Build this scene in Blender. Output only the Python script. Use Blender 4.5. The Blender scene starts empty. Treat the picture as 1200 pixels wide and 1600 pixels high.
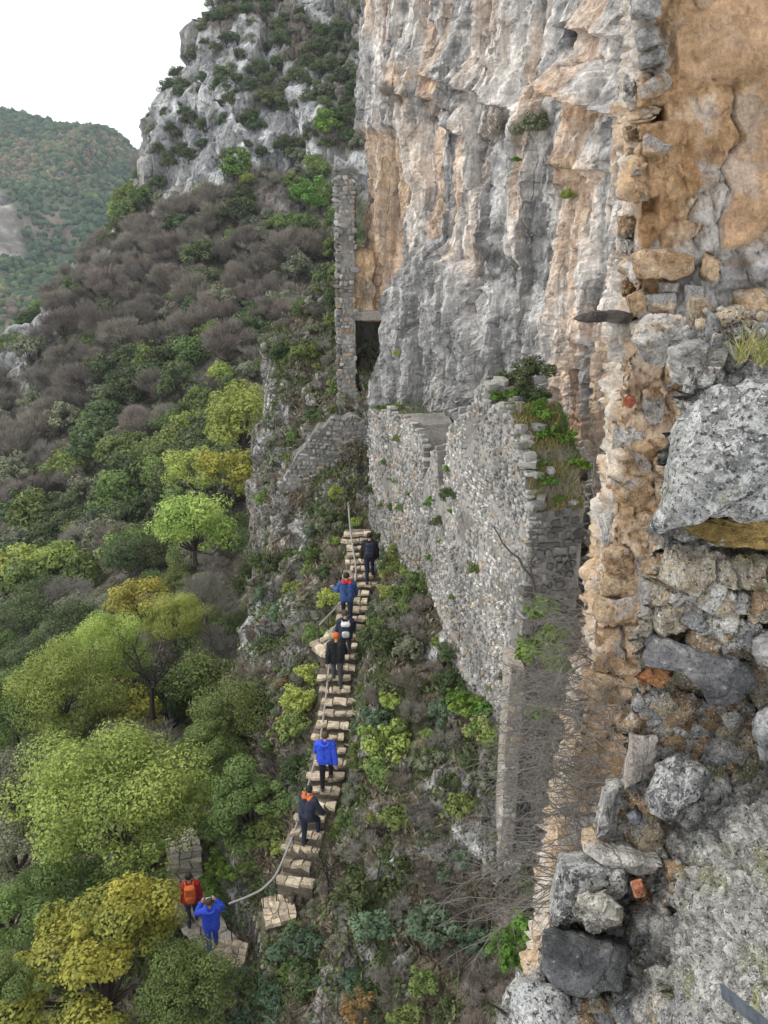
import bpy, bmesh, math, random
import numpy as np
from mathutils import Vector

# ------------------------------------------------------------------ camera, sky, sun
scene = bpy.context.scene
PITCH = math.radians(21.0)
FPX = 1386.0
CP, SP = math.cos(PITCH), math.sin(PITCH)
cam_data = bpy.data.cameras.new("camera")
cam = bpy.data.objects.new("camera", cam_data)
scene.collection.objects.link(cam)
cam.location = (0, 0, 0)
cam.rotation_euler = (math.pi / 2 - PITCH, 0, 0)
cam_data.sensor_fit = 'VERTICAL'
cam_data.sensor_height = 24.0
cam_data.lens = 24.0 * FPX / 1600.0
cam_data.clip_start = 0.05
cam_data.clip_end = 5000.0
scene.camera = cam

SUN_DIR = Vector((-0.72, 0.16, 0.70)).normalized()      # towards the sun
world = bpy.data.worlds.new("World")
scene.world = world
world.use_nodes = True
nt = world.node_tree
nt.nodes.clear()
w_out = nt.nodes.new('ShaderNodeOutputWorld')
w_bg = nt.nodes.new('ShaderNodeBackground')
w_sky = nt.nodes.new('ShaderNodeTexSky')
w_sky.sky_type = 'NISHITA'
w_sky.sun_disc = False
w_sky.sun_elevation = math.asin(SUN_DIR.z)
w_sky.sun_rotation = math.atan2(SUN_DIR.x, SUN_DIR.y)
w_mix = nt.nodes.new('ShaderNodeMixRGB')
w_mix.inputs[0].default_value = 0.90                     # a closed, bright cloud layer
w_mix.inputs[2].default_value = (11.6, 11.8, 12.2, 1)
nt.links.new(w_sky.outputs[0], w_mix.inputs[1])
nt.links.new(w_mix.outputs[0], w_bg.inputs[0])
w_bg.inputs[1].default_value = 0.10
nt.links.new(w_bg.outputs[0], w_out.inputs[0])

sun_data = bpy.data.lights.new("sun", 'SUN')
sun_data.energy = 1.5
sun_data.angle = math.radians(10)
sun_data.color = (1.0, 0.95, 0.87)
sun = bpy.data.objects.new("sun", sun_data)
scene.collection.objects.link(sun)
sun.rotation_euler = (-SUN_DIR).to_track_quat('-Z', 'Y').to_euler()

scene.view_settings.view_transform = 'Standard'
scene.view_settings.look = 'None'
scene.view_settings.exposure = 0.28
scene.view_settings.gamma = 1.0
scene.cycles.max_bounces = 4
scene.cycles.diffuse_bounces = 2
scene.cycles.transparent_max_bounces = 8
scene.cycles.use_denoising = True
scene.cycles.use_adaptive_sampling = True
scene.cycles.adaptive_threshold = 0.03

rng = np.random.default_rng(11)
random.seed(11)

# ------------------------------------------------------------------ helpers: picture point + distance -> place
def P(u, v, D):
    """Point at depth D (metres along the viewing axis) seen at photo position u, v."""
    xc = (u - 600.0) / FPX * D
    yc = (800.0 - v) / FPX * D
    return np.array([xc, D * CP + yc * SP, -D * SP + yc * CP])

def PY(u, v, Y):
    """Point on the vertical plane at distance Y."""
    r = (800.0 - v) / FPX
    return P(u, v, Y / (CP + r * SP))

def proj(p):
    p = np.asarray(p, float)
    zc = p[..., 1] * CP - p[..., 2] * SP
    yc = p[..., 1] * SP + p[..., 2] * CP
    return 600 + FPX * p[..., 0] / zc, 800 - FPX * yc / zc, zc

# ------------------------------------------------------------------ helpers: noise
def _hash(ix, iy, iz, seed):
    h = (ix.astype(np.int64) * 374761393 + iy.astype(np.int64) * 668265263 + iz.astype(np.int64) * 2147483647 + seed * 974634) & 0xffffffff
    h = ((h ^ (h >> 13)) * 1274126177) & 0xffffffff
    h = ((h ^ (h >> 16)) * 2246822519) & 0xffffffff
    h = h ^ (h >> 13)
    return (h & 0xffffff) / float(0x1000000)

def vnoise(p, seed=0):
    i = np.floor(p).astype(np.int64)
    f = p - i
    f = f * f * f * (f * (f * 6 - 15) + 10)
    r = 0
    for a in (0, 1):
        wa = f[..., 0] if a else 1 - f[..., 0]
        for b in (0, 1):
            wb = f[..., 1] if b else 1 - f[..., 1]
            for c in (0, 1):
                wc = f[..., 2] if c else 1 - f[..., 2]
                r = r + wa * wb * wc * _hash(i[..., 0] + a, i[..., 1] + b, i[..., 2] + c, seed)
    return r * 2 - 1

def fbm(p, octaves=4, gain=0.5, lac=2.03, seed=0):
    a, s, t = 1.0, 0.0, 0.0
    p = np.asarray(p, float)
    for o in range(octaves):
        s = s + a * vnoise(p, seed + o * 17)
        t += a
        p = p * lac + 11.3
        a *= gain
    return s / t

def ridged(p, octaves=4, gain=0.5, lac=2.03, seed=0):
    a, s, t = 1.0, 0.0, 0.0
    p = np.asarray(p, float)
    for o in range(octaves):
        s = s + a * (1 - 2 * np.abs(vnoise(p, seed + o * 31)))
        t += a
        p = p * lac + 7.7
        a *= gain
    return s / t

def worley(p, seed=0):
    """F1, F2 and a random number per nearest cell."""
    p = np.asarray(p, float)
    i = np.floor(p).astype(np.int64)
    f1 = np.full(p.shape[:-1], 9.0); f2 = f1.copy(); idv = np.zeros(p.shape[:-1])
    for a in (-1, 0, 1):
        for b in (-1, 0, 1):
            for c in (-1, 0, 1):
                j0, j1, j2 = i[..., 0] + a, i[..., 1] + b, i[..., 2] + c
                q0 = j0 + _hash(j0, j1, j2, seed + 1); q1 = j1 + _hash(j0, j1, j2, seed + 2); q2 = j2 + _hash(j0, j1, j2, seed + 3)
                d = np.sqrt((q0 - p[..., 0]) ** 2 + (q1 - p[..., 1]) ** 2 + (q2 - p[..., 2]) ** 2)
                near = d < f1
                f2 = np.where(near, f1, np.minimum(f2, d))
                idv = np.where(near, _hash(j0, j1, j2, seed + 4), idv)
                f1 = np.where(near, d, f1)
    return f1, f2, idv

def facets(p, amp, tilt, seed):
    """Broken planes: each cell has its own height and its own tilt."""
    p = np.asarray(p, float)
    i = np.floor(p).astype(np.int64)
    f1 = np.full(p.shape[:-1], 9.0); f2 = f1.copy(); idv = np.zeros(p.shape[:-1]); lin = np.zeros(p.shape[:-1])
    for a in (-1, 0, 1):
        for b in (-1, 0, 1):
            for c in ((-1, 0, 1) if np.ptp(p[..., 2]) > 1e-6 else (0,)):
                j0, j1, j2 = i[..., 0] + a, i[..., 1] + b, i[..., 2] + c
                d0 = p[..., 0] - j0 - _hash(j0, j1, j2, seed + 1); d1 = p[..., 1] - j1 - _hash(j0, j1, j2, seed + 2); d2 = p[..., 2] - j2 - _hash(j0, j1, j2, seed + 3)
                d = np.sqrt(d0 * d0 + d1 * d1 + d2 * d2)
                near = d < f1
                f2 = np.where(near, f1, np.minimum(f2, d))
                idv = np.where(near, _hash(j0, j1, j2, seed + 4), idv)
                lin = np.where(near, d0 * (_hash(j0, j1, j2, seed + 5) - .5) + d1 * (_hash(j0, j1, j2, seed + 6) - .5) + d2 * (_hash(j0, j1, j2, seed + 7) - .5), lin)
                f1 = np.where(near, d, f1)
    return amp * (idv - .5) + tilt * lin, f2 - f1

def sstep(a, b, x):
    t = np.clip((np.asarray(x, float) - a) / (b - a), 0, 1)
    return t * t * (3 - 2 * t)

def lerp(a, b, t):
    return a + (b - a) * t

def mixc(c0, c1, t):
    c0 = np.asarray(c0, float); c1 = np.asarray(c1, float)
    t = np.asarray(t)[..., None]
    return c0 + (c1 - c0) * t

def poly_sd(u, v, poly):
    """Signed distance to a polygon, positive inside."""
    poly = np.asarray(poly, float)
    n = len(poly)
    inside = np.zeros(u.shape, bool)
    dist = np.full(u.shape, 1e9)
    for k in range(n):
        x0, y0 = poly[k]; x1, y1 = poly[(k + 1) % n]
        cond = ((y0 > v) != (y1 > v))
        with np.errstate(divide='ignore', invalid='ignore'):
            xi = (x1 - x0) * (v - y0) / ((y1 - y0) if y1 != y0 else 1e-9) + x0
        inside ^= cond & (u < xi)
        dx, dy = x1 - x0, y1 - y0
        t = np.clip(((u - x0) * dx + (v - y0) * dy) / (dx * dx + dy * dy + 1e-9), 0, 1)
        dist = np.minimum(dist, np.hypot(u - x0 - t * dx, v - y0 - t * dy))
    return np.where(inside, dist, -dist)

# ------------------------------------------------------------------ helpers: meshes and tags
COL = scene.collection
def mesh_data(name, V, F, mat, col=None, smooth=False, var=None):
    V = np.asarray(V, float).reshape(-1, 3)
    me = bpy.data.meshes.new(name)
    if isinstance(F, np.ndarray) and F.ndim == 2:
        n, k = F.shape
        me.vertices.add(len(V)); me.vertices.foreach_set('co', V.astype(np.float32).ravel())
        me.loops.add(n * k); me.loops.foreach_set('vertex_index', F.astype(np.int32).ravel())
        me.polygons.add(n)
        me.polygons.foreach_set('loop_start', np.arange(0, n * k, k, dtype=np.int32))
    else:
        me.from_pydata([tuple(x) for x in V], [], [tuple(int(i) for i in f) for f in F])
    me.update(calc_edges=True)
    if smooth:
        me.polygons.foreach_set('use_smooth', np.ones(len(me.polygons), bool))
    else:
        me.polygons.foreach_set('use_smooth', np.zeros(len(me.polygons), bool))
    if col is not None:
        a = me.attributes.new('col', 'FLOAT_COLOR', 'POINT')
        c = np.ones((len(V), 4), np.float32); c[:, :3] = np.clip(col, 0, 1)
        a.data.foreach_set('color', c.ravel())
    if var is not None:
        a = me.attributes.new('var', 'FLOAT', 'POINT')
        a.data.foreach_set('value', np.asarray(var, np.float32))
    me.materials.append(mat)
    return me

def link(name, me, parent=None):
    o = bpy.data.objects.new(name, me)
    COL.objects.link(o)
    if parent is not None:
        o.parent = parent
    return o

def mk(name, V, F, mat, parent=None, **kw):
    return link(name, mesh_data(name, V, F, mat, **kw), parent)

def empty(name, loc=(0, 0, 0)):
    o = bpy.data.objects.new(name, None)
    COL.objects.link(o)
    o.location = loc
    o.empty_display_size = 0.1
    return o

def tag(o, label=None, cat=None, group=None, kind=None):
    if label: o['label'] = label
    if cat: o['category'] = cat
    if group: o['group'] = group
    if kind: o['kind'] = kind
    return o

def grid_faces(nu, nv):
    i = np.arange(nu * nv).reshape(nv, nu)
    return np.stack([i[:-1, :-1], i[:-1, 1:], i[1:, 1:], i[1:, :-1]], -1).reshape(-1, 4)

def grid_normals(G):
    du = np.gradient(G, axis=1); dv = np.gradient(G, axis=0)
    n = np.cross(du, dv)
    return n / (np.linalg.norm(n, axis=-1, keepdims=True) + 1e-9)

class Acc:
    """Collects many small pieces into one mesh."""
    def __init__(self): self.V = []; self.F = []; self.C = []; self.n = 0
    def add(self, V, F, c=None):
        V = np.asarray(V, float)
        self.V.append(V); self.F.append(np.asarray(F) + self.n); self.n += len(V)
        if c is not None:
            self.C.append(np.broadcast_to(np.asarray(c, float), (len(V), 3)))
    def build(self, name, mat, parent=None, smooth=False):
        if not self.V: return None
        return mk(name, np.concatenate(self.V), np.concatenate(self.F), mat, parent, col=np.concatenate(self.C) if self.C else None, smooth=smooth)

def tube(pts, radii, sides=5):
    pts = np.asarray(pts, float); n = len(pts)
    radii = np.broadcast_to(np.asarray(radii, float), (n,))
    tg = np.gradient(pts, axis=0); tg /= np.linalg.norm(tg, axis=1, keepdims=True) + 1e-9
    ref = np.array([0.31, 0.17, 0.93]) if abs(tg[0][2]) < 0.9 else np.array([1.0, 0.1, 0])
    V = []
    for k in range(n):
        a = np.cross(tg[k], ref); a /= np.linalg.norm(a) + 1e-9
        b = np.cross(tg[k], a)
        for s in range(sides):
            t = 2 * math.pi * s / sides
            V.append(pts[k] + radii[k] * (math.cos(t) * a + math.sin(t) * b))
    F = []
    for k in range(n - 1):
        for s in range(sides):
            F.append((k * sides + s, k * sides + (s + 1) % sides, (k + 1) * sides + (s + 1) % sides, (k + 1) * sides + s))
    return np.array(V), np.array(F)

def tps(pts, lam=0.02):
    pts = np.asarray(pts, float)
    xy, z = pts[:, :2], pts[:, 2]
    sc = 10.0
    xy = xy / sc; n = len(xy)
    def U(d2): return np.where(d2 > 1e-12, 0.5 * d2 * np.log(d2 + 1e-12), 0)
    K = U(((xy[:, None] - xy[None]) ** 2).sum(-1)) + lam * np.eye(n)
    Q = np.hstack([np.ones((n, 1)), xy])
    A = np.vstack([np.hstack([K, Q]), np.hstack([Q.T, np.zeros((3, 3))])])
    w = np.linalg.solve(A, np.concatenate([z, np.zeros(3)]))
    def f(x, y):
        x = np.asarray(x, float) / sc; y = np.asarray(y, float) / sc
        r = w[n] + w[n + 1] * x + w[n + 2] * y
        for k in range(n):
            r = r + w[k] * U((x - xy[k, 0]) ** 2 + (y - xy[k, 1]) ** 2)
        return r
    return f

# ------------------------------------------------------------------ materials
def new_mat(name):
    m = bpy.data.materials.new(name); m.use_nodes = True
    t = m.node_tree; t.nodes.clear()
    return m, t, t.nodes, t.links

def rock_mat(name, scale=3.0, bump=0.6, dist=0.03, base=None, rough=0.9, contrast=0.45, streak=None, crack=None, speck=None):
    """Colour from the 'col' attribute (or a plain colour), grain, runs, cracks and lichen specks from noise."""
    m, t, N, L = new_mat(name)
    out = N.new('ShaderNodeOutputMaterial'); b = N.new('ShaderNodeBsdfPrincipled')
    tc = N.new('ShaderNodeTexCoord')
    def noise(sc, det=8, rgh=.68, vec=None):
        n = N.new('ShaderNodeTexNoise'); n.inputs['Scale'].default_value = sc; n.inputs['Detail'].default_value = det; n.inputs['Roughness'].default_value = rgh
        L.new(vec or tc.outputs['Object'], n.inputs['Vector']); return n.outputs['Fac']
    def rng_(src, c):
        mp = N.new('ShaderNodeMapRange'); mp.inputs[1].default_value = 0.3; mp.inputs[2].default_value = 0.7
        mp.inputs[3].default_value = 1 - c; mp.inputs[4].default_value = 1 + c; L.new(src, mp.inputs[0]); return mp.outputs[0]
    def math_(op, a, c):
        q = N.new('ShaderNodeMath'); q.operation = op; L.new(a, q.inputs[0])
        if isinstance(c, (int, float)): q.inputs[1].default_value = c
        else: L.new(c, q.inputs[1])
        return q.outputs[0]
    n1 = noise(scale, 5); n2 = noise(scale * 5.3, 3, .7)
    fac = math_('MULTIPLY', rng_(n1, contrast), rng_(n2, contrast * .7))
    height = math_('ADD', n1, math_('MULTIPLY', n2, .6))
    if streak:
        mp = N.new('ShaderNodeMapping'); mp.inputs['Scale'].default_value = (streak[0], streak[0], streak[1]); L.new(tc.outputs['Object'], mp.inputs['Vector'])
        n3 = noise(1.0, 4, .72, mp.outputs[0])
        fac = math_('MULTIPLY', fac, rng_(n3, streak[2])); height = math_('ADD', height, math_('MULTIPLY', n3, .9))
    if crack:
        wv = N.new('ShaderNodeVectorMath'); wv.operation = 'ADD'
        nz = N.new('ShaderNodeTexNoise'); nz.inputs['Scale'].default_value = crack[0] * .8; nz.inputs['Detail'].default_value = 1; L.new(tc.outputs['Object'], nz.inputs['Vector'])
        sc_ = N.new('ShaderNodeVectorMath'); sc_.operation = 'SCALE'; sc_.inputs['Scale'].default_value = 1.2 / crack[0]; L.new(nz.outputs['Color'], sc_.inputs[0])
        L.new(tc.outputs['Object'], wv.inputs[0]); L.new(sc_.outputs[0], wv.inputs[1])
        mp = N.new('ShaderNodeMapping'); mp.inputs['Scale'].default_value = (1, 1, crack[1]); L.new(wv.outputs[0], mp.inputs['Vector'])
        vo = N.new('ShaderNodeTexVoronoi'); vo.feature = 'DISTANCE_TO_EDGE'; vo.inputs['Scale'].default_value = crack[0]; L.new(mp.outputs[0], vo.inputs['Vector'])
        cr = N.new('ShaderNodeMapRange'); cr.inputs[1].default_value = 0.0; cr.inputs[2].default_value = .10; cr.inputs[3].default_value = -crack[2]; cr.inputs[4].default_value = 0.0
        L.new(vo.outputs['Distance'], cr.inputs[0]); height = math_('ADD', height, cr.outputs[0])
    mx = N.new('ShaderNodeVectorMath'); mx.operation = 'SCALE'
    if base is None:
        at = N.new('ShaderNodeAttribute'); at.attribute_name = 'col'; csrc = at.outputs['Color']
    else:
        oi = N.new('ShaderNodeObjectInfo')
        hs = N.new('ShaderNodeHueSaturation'); hs.inputs['Color'].default_value = (*base, 1)
        mr = N.new('ShaderNodeMapRange'); mr.inputs[3].default_value = 0.62; mr.inputs[4].default_value = 1.3
        L.new(oi.outputs['Random'], mr.inputs[0]); L.new(mr.outputs[0], hs.inputs['Value']); csrc = hs.outputs[0]
    if speck:
        for sc, colr, lo, amt in speck:
            ns = noise(sc, 2.5, .65)
            mr = N.new('ShaderNodeMapRange'); mr.inputs[1].default_value = lo; mr.inputs[2].default_value = lo + .07; mr.inputs[3].default_value = 0; mr.inputs[4].default_value = amt
            L.new(ns, mr.inputs[0])
            mm = N.new('ShaderNodeMixRGB'); L.new(mr.outputs[0], mm.inputs[0]); L.new(csrc, mm.inputs[1]); mm.inputs[2].default_value = (*colr, 1)
            csrc = mm.outputs[0]; height = math_('ADD', height, math_('MULTIPLY', mr.outputs[0], .35))
    L.new(csrc, mx.inputs[0])
    L.new(fac, mx.inputs['Scale'])
    L.new(mx.outputs[0], b.inputs['Base Color'])
    b.inputs['Roughness'].default_value = rough
    b.inputs['Specular IOR Level'].default_value = 0.25
    bp = N.new('ShaderNodeBump'); bp.inputs['Strength'].default_value = bump; bp.inputs['Distance'].default_value = dist
    L.new(height, bp.inputs['Height']); L.new(bp.outputs[0], b.inputs['Normal'])
    L.new(b.outputs[0], out.inputs[0])
    return m

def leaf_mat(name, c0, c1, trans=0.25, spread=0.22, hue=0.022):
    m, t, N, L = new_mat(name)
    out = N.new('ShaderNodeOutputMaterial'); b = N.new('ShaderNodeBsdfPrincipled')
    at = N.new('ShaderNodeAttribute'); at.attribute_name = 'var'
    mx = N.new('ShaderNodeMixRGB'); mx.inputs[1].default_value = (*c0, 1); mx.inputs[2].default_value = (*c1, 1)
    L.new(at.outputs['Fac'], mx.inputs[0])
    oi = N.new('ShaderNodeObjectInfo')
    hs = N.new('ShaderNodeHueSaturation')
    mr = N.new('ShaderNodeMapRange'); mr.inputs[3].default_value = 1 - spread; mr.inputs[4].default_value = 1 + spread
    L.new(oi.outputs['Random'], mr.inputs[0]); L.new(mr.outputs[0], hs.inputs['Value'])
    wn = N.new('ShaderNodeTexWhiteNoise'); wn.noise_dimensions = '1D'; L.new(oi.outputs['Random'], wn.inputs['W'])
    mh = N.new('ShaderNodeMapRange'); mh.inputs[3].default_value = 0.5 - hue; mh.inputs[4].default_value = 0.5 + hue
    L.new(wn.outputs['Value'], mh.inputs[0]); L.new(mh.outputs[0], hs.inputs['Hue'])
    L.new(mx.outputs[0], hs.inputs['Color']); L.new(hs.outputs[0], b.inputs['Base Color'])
    b.inputs['Roughness'].default_value = 0.65; b.inputs['Specular IOR Level'].default_value = 0.25
    tr = N.new('ShaderNodeBsdfTranslucent'); L.new(hs.outputs[0], tr.inputs['Color'])
    ms = N.new('ShaderNodeMixShader'); ms.inputs[0].default_value = trans
    L.new(b.outputs[0], ms.inputs[1]); L.new(tr.outputs[0], ms.inputs[2]); L.new(ms.outputs[0], out.inputs[0])
    return m

def plain_mat(name, color, rough=0.8, metal=0.0, var=0.25, scale=40, spec=0.3):
    m, t, N, L = new_mat(name)
    out = N.new('ShaderNodeOutputMaterial'); b = N.new('ShaderNodeBsdfPrincipled')
    tc = N.new('ShaderNodeTexCoord'); n = N.new('ShaderNodeTexNoise'); n.inputs['Scale'].default_value = scale; n.inputs['Detail'].default_value = 4
    L.new(tc.outputs['Object'], n.inputs['Vector'])
    mp = N.new('ShaderNodeMapRange'); mp.inputs[1].default_value = 0.3; mp.inputs[2].default_value = 0.7; mp.inputs[3].default_value = 1 - var; mp.inputs[4].default_value = 1 + var
    L.new(n.outputs['Fac'], mp.inputs[0])
    mx = N.new('ShaderNodeVectorMath'); mx.operation = 'SCALE'; mx.inputs[0].default_value = color
    L.new(mp.outputs[0], mx.inputs['Scale']); L.new(mx.outputs[0], b.inputs['Base Color'])
    b.inputs['Roughness'].default_value = rough; b.inputs['Metallic'].default_value = metal; b.inputs['Specular IOR Level'].default_value = spec
    bp = N.new('ShaderNodeBump'); bp.inputs['Strength'].default_value = 0.3; bp.inputs['Distance'].default_value = 0.01
    L.new(n.outputs['Fac'], bp.inputs['Height']); L.new(bp.outputs[0], b.inputs['Normal'])
    L.new(b.outputs[0], out.inputs[0])
    return m

M_CLIFF = rock_mat('cliff_rock', 2.2, 0.75, 0.10, contrast=0.36, streak=(3.2, .35, .36), crack=(1.5, .45, .5), speck=[(7.0, (.66, .64, .60), .60, .6), (5.0, (.09, .09, .09), .66, .45)])
M_GROUND = rock_mat('slope_ground', 2.2, 1.0, 0.14, contrast=0.5, crack=(2.0, .6, .6), speck=[(9.0, (.10, .12, .04), .56, .8), (6.0, (.07, .06, .05), .60, .7)])
M_FAR = rock_mat('far_ground', 0.5, 1.0, 0.6, contrast=0.4, streak=(.8, .15, .35), crack=(.35, .5, .5), speck=[(1.3, (.08, .095, .05), .60, .6)])
M_DISTANT = rock_mat('distant_ground', 0.06, 0.8, 2.0, contrast=0.4)
M_STONE = rock_mat('wall_stone_mix', 9, 0.6, 0.02, contrast=0.35)
M_NEAR = rock_mat('near_rubble', 22, 1.0, 0.02, contrast=0.45, speck=[(110, (.70, .70, .66), .55, .85), (38, (.52, .51, .47), .56, .6), (85, (.05, .05, .045), .59, .8)])
M_NEARSTONE = rock_mat('near_stone', 16, 1.0, 0.028, contrast=0.45, crack=(9, 1.0, .35), speck=[(48, (.09, .085, .08), .62, .6), (34, (.60, .58, .53), .62, .5)])
M_LICHEN = rock_mat('lichened_stone', 18, 1.0, 0.022, contrast=0.4, speck=[(30, (.55, .55, .52), .46, .75), (110, (.72, .72, .68), .56, .85), (70, (.04, .04, .04), .58, .85), (6, (.30, .28, .08), .66, .6)])
M_PIER = rock_mat('pier_plaster', 9, 1.0, 0.02, contrast=0.34, speck=[(24, (.22, .13, .06), .60, .4), (55, (.58, .46, .33), .64, .35), (14, (.32, .30, .27), .66, .4)])
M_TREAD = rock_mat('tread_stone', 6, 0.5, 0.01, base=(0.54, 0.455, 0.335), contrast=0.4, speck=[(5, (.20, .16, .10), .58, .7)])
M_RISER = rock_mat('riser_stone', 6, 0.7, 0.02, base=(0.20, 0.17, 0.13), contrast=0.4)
M_PAVE = rock_mat('paving_stone', 6, 0.5, 0.01, base=(0.52, 0.47, 0.39), contrast=0.3)
M_WALLSTONES = [rock_mat('grey_stone', 9, 0.6, 0.02, base=(0.31, 0.30, 0.28), contrast=0.35),
                rock_mat('pale_stone', 9, 0.6, 0.02, base=(0.40, 0.385, 0.355), contrast=0.3),
                rock_mat('ochre_stone', 9, 0.6, 0.02, base=(0.39, 0.31, 0.225), contrast=0.35)]
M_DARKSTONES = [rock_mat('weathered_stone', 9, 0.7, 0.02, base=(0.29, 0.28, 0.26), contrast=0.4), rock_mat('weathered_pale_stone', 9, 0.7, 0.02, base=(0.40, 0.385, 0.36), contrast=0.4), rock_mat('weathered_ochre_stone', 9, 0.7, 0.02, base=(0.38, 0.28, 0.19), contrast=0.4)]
M_BARK = plain_mat('bark', (0.085, 0.068, 0.055), 0.9)
M_GREYBARK = plain_mat('grey_bark', (0.20, 0.18, 0.155), 0.9)
M_DARKBARK = plain_mat('dark_bark', (0.03, 0.024, 0.02), 0.9)

LEAF = {
    'dark':   leaf_mat('dark_evergreen_leaf', (0.060, 0.090, 0.036), (0.135, 0.175, 0.070)),
    'mid':    leaf_mat('mid_green_leaf', (0.085, 0.135, 0.04), (0.24, 0.31, 0.095)),
    'lime':   leaf_mat('yellow_green_leaf', (0.13, 0.21, 0.045), (0.52, 0.58, 0.15)),
    'yellow': leaf_mat('yellow_leaf', (0.095, 0.155, 0.04), (0.54, 0.435, 0.085)),
    'olive':  leaf_mat('olive_grey_leaf', (0.13, 0.145, 0.085), (0.28, 0.295, 0.19)),
    'bare':   leaf_mat('bare_twig', (0.150, 0.134, 0.108), (0.335, 0.295, 0.245), trans=0.1),
    'grey':   leaf_mat('grey_twig', (0.17, 0.16, 0.135), (0.35, 0.325, 0.28), trans=0.1),
    'blue':   leaf_mat('blue_green_leaf', (0.075, 0.125, 0.07), (0.19, 0.27, 0.16)),
    'bright': leaf_mat('bright_green_leaf', (0.085, 0.17, 0.025), (0.17, 0.28, 0.05)),
    'rust':   leaf_mat('rusty_leaf', (0.22, 0.12, 0.05), (0.36, 0.22, 0.10)),
}

# ------------------------------------------------------------------ staircase line and ground
STAIR_PX = [(458, 1392, 23.05), (470, 1355, 23.3), (481, 1315, 23.5), (497, 1260, 23.9), (509, 1215, 24.4), (517, 1150, 25.3), (524, 1090, 26.3), (530, 1045, 27.0),
            (540, 1000, 27.8), (552, 960, 28.7), (563, 915, 29.8), (563, 880, 30.7), (557, 850, 31.7), (558, 828, 32.4)]
STAIR = np.array([P(*p) for p in STAIR_PX])
PATH_PX = [(350, 1492, 23.4), (322, 1452, 24.0), (300, 1412, 24.9), (288, 1370, 26.2), (290, 1330, 27.5), (276, 1290, 28.9), (286, 1255, 30.3)]
PATH = np.array([P(*p) for p in PATH_PX])
LANDING = np.array([P(412, 1442, 23.1), P(460, 1396, 23.0)]); LANDING[:, 2] = LANDING[:, 2].mean() + np.array([-.25, .25]) * .25
LANDING2 = np.array([P(335, 1500, 23.5), P(385, 1478, 23.2)]); LANDING2[:, 2] = LANDING2[:, 2].mean()

def resample(pts, n):
    pts = np.asarray(pts, float)
    d = np.concatenate([[0], np.cumsum(np.linalg.norm(np.diff(pts, axis=0), axis=1))])
    t = np.linspace(0, d[-1], n)
    return np.stack([np.interp(t, d, pts[:, k]) for k in range(3)], 1)

TRACK = np.concatenate([resample(STAIR, 120), resample(PATH, 50), resample(LANDING, 20), resample(LANDING2, 14)])

def px(lst):
    out = []
    for e in lst:
        u, v, D = e[:3]; s = e[3] if len(e) > 3 else 0
        p = P(u, v, D); out.append((p[0], p[1], p[2] - s))
    return out

valley_pts = px([(350, 1490, 23.4), (300, 1400, 25.2), (285, 1330, 27.5), (270, 1290, 29), (150, 1450, 24, 1), (0, 1500, 24, 2), (0, 1250, 32, 3), (200, 1100, 36, 2.5),
    (350, 1100, 36, 2), (0, 1000, 56, 3), (300, 900, 52, 3), (400, 800, 60, 3), (0, 750, 90, 3), (200, 750, 82, 3), (400, 600, 85, 3), (100, 600, 105, 3), (0, 600, 112, 3),
    (200, 470, 115, 3), (400, 450, 105, 3), (530, 450, 98, 3), (80, 480, 118, 2), (20, 540, 116, 2), (225, 345, 130, 2), (300, 335, 122, 3), (450, 320, 118, 3), (245, 235, 137, 0),
    (300, 250, 131, 0), (450, 250, 126, 0), (540, 250, 120, 0), (262, 170, 138, 0), (300, 95, 138, 0), (345, 15, 141, 0), (450, 100, 132, 0), (540, 100, 128, 0),
    (540, 0, 136, 0), (450, 0, 139, 0)]) + [
    (-20, 170, 34), (-2, 165, 42), (5, 200, 40), (-25, 200, 12), (-45, 175, -14), (-52, 150, -26), (-70, 160, -44), (-62, 130, -34), (-95, 100, -54), (-75, 70, -52), (-48, 35, -44), (-30, 15, -32),
    (-14, 8, -24), (-4, 8, -21), (5, 60, -18), (5, 90, -14), (8, 120, 0), (-110, 190, -70), (-4, 30, -21)]
rib_pts = px([(*p, 0.1) for p in STAIR_PX] + [(350, 1490, 23.4), (300, 1400, 25.2),
    (578, 815, 33), (660, 872, 29), (750, 965, 25), (790, 1045, 23), (775, 1200, 21.7), (770, 1400, 21.0), (700, 1300, 21.5), (600, 1500, 20.5), (500, 1590, 21),
    (800, 1500, 19.3), (300, 1560, 22.5), (650, 1050, 25), (620, 1200, 23.2), (500, 1000, 30), (430, 900, 34.5), (420, 1080, 31), (470, 800, 35), (450, 700, 38),
    (520, 600, 38), (450, 500, 43), (530, 420, 43), (560, 640, 35.7), (450, 1200, 27.5), (400, 1300, 26.5)]) + [
    (-3, 50, -9), (0, 50, -5), (3, 45, -2), (-5, 55, -17), (3.6, 25, -9.5), (6, 18, -9.5), (6, 28, -9), (0, 8, -20), (5, 8, -17), (-6, 10, -22), (4, 12, -16)]
f_valley = tps(valley_pts, 0.003)
f_rib = tps(rib_pts, 0.0005)

def track_dist(x, y):
    d = np.full(np.shape(x), 1e9); z = np.zeros(np.shape(x))
    for q in TRACK:
        e = np.hypot(x - q[0], y - q[1])
        z = np.where(e < d, q[2], z); d = np.minimum(d, e)
    return d, z

def rib_mask(x, y):
    edge = np.interp(y, [8, 20, 26, 29, 48], [-9, -8.0, -6.0, -5.2, -5.6]) + 0.5 * fbm(np.stack([x * 0 + 3, y * 0.5, y * 0], -1), 3, seed=5)
    w = np.interp(y, [20, 27, 48], [3.0, 0.8, 0.6])
    back = 1 - sstep(46.5, 49, y)
    return sstep(0, 1, (x - edge) / w + 0.5) * back

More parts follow.
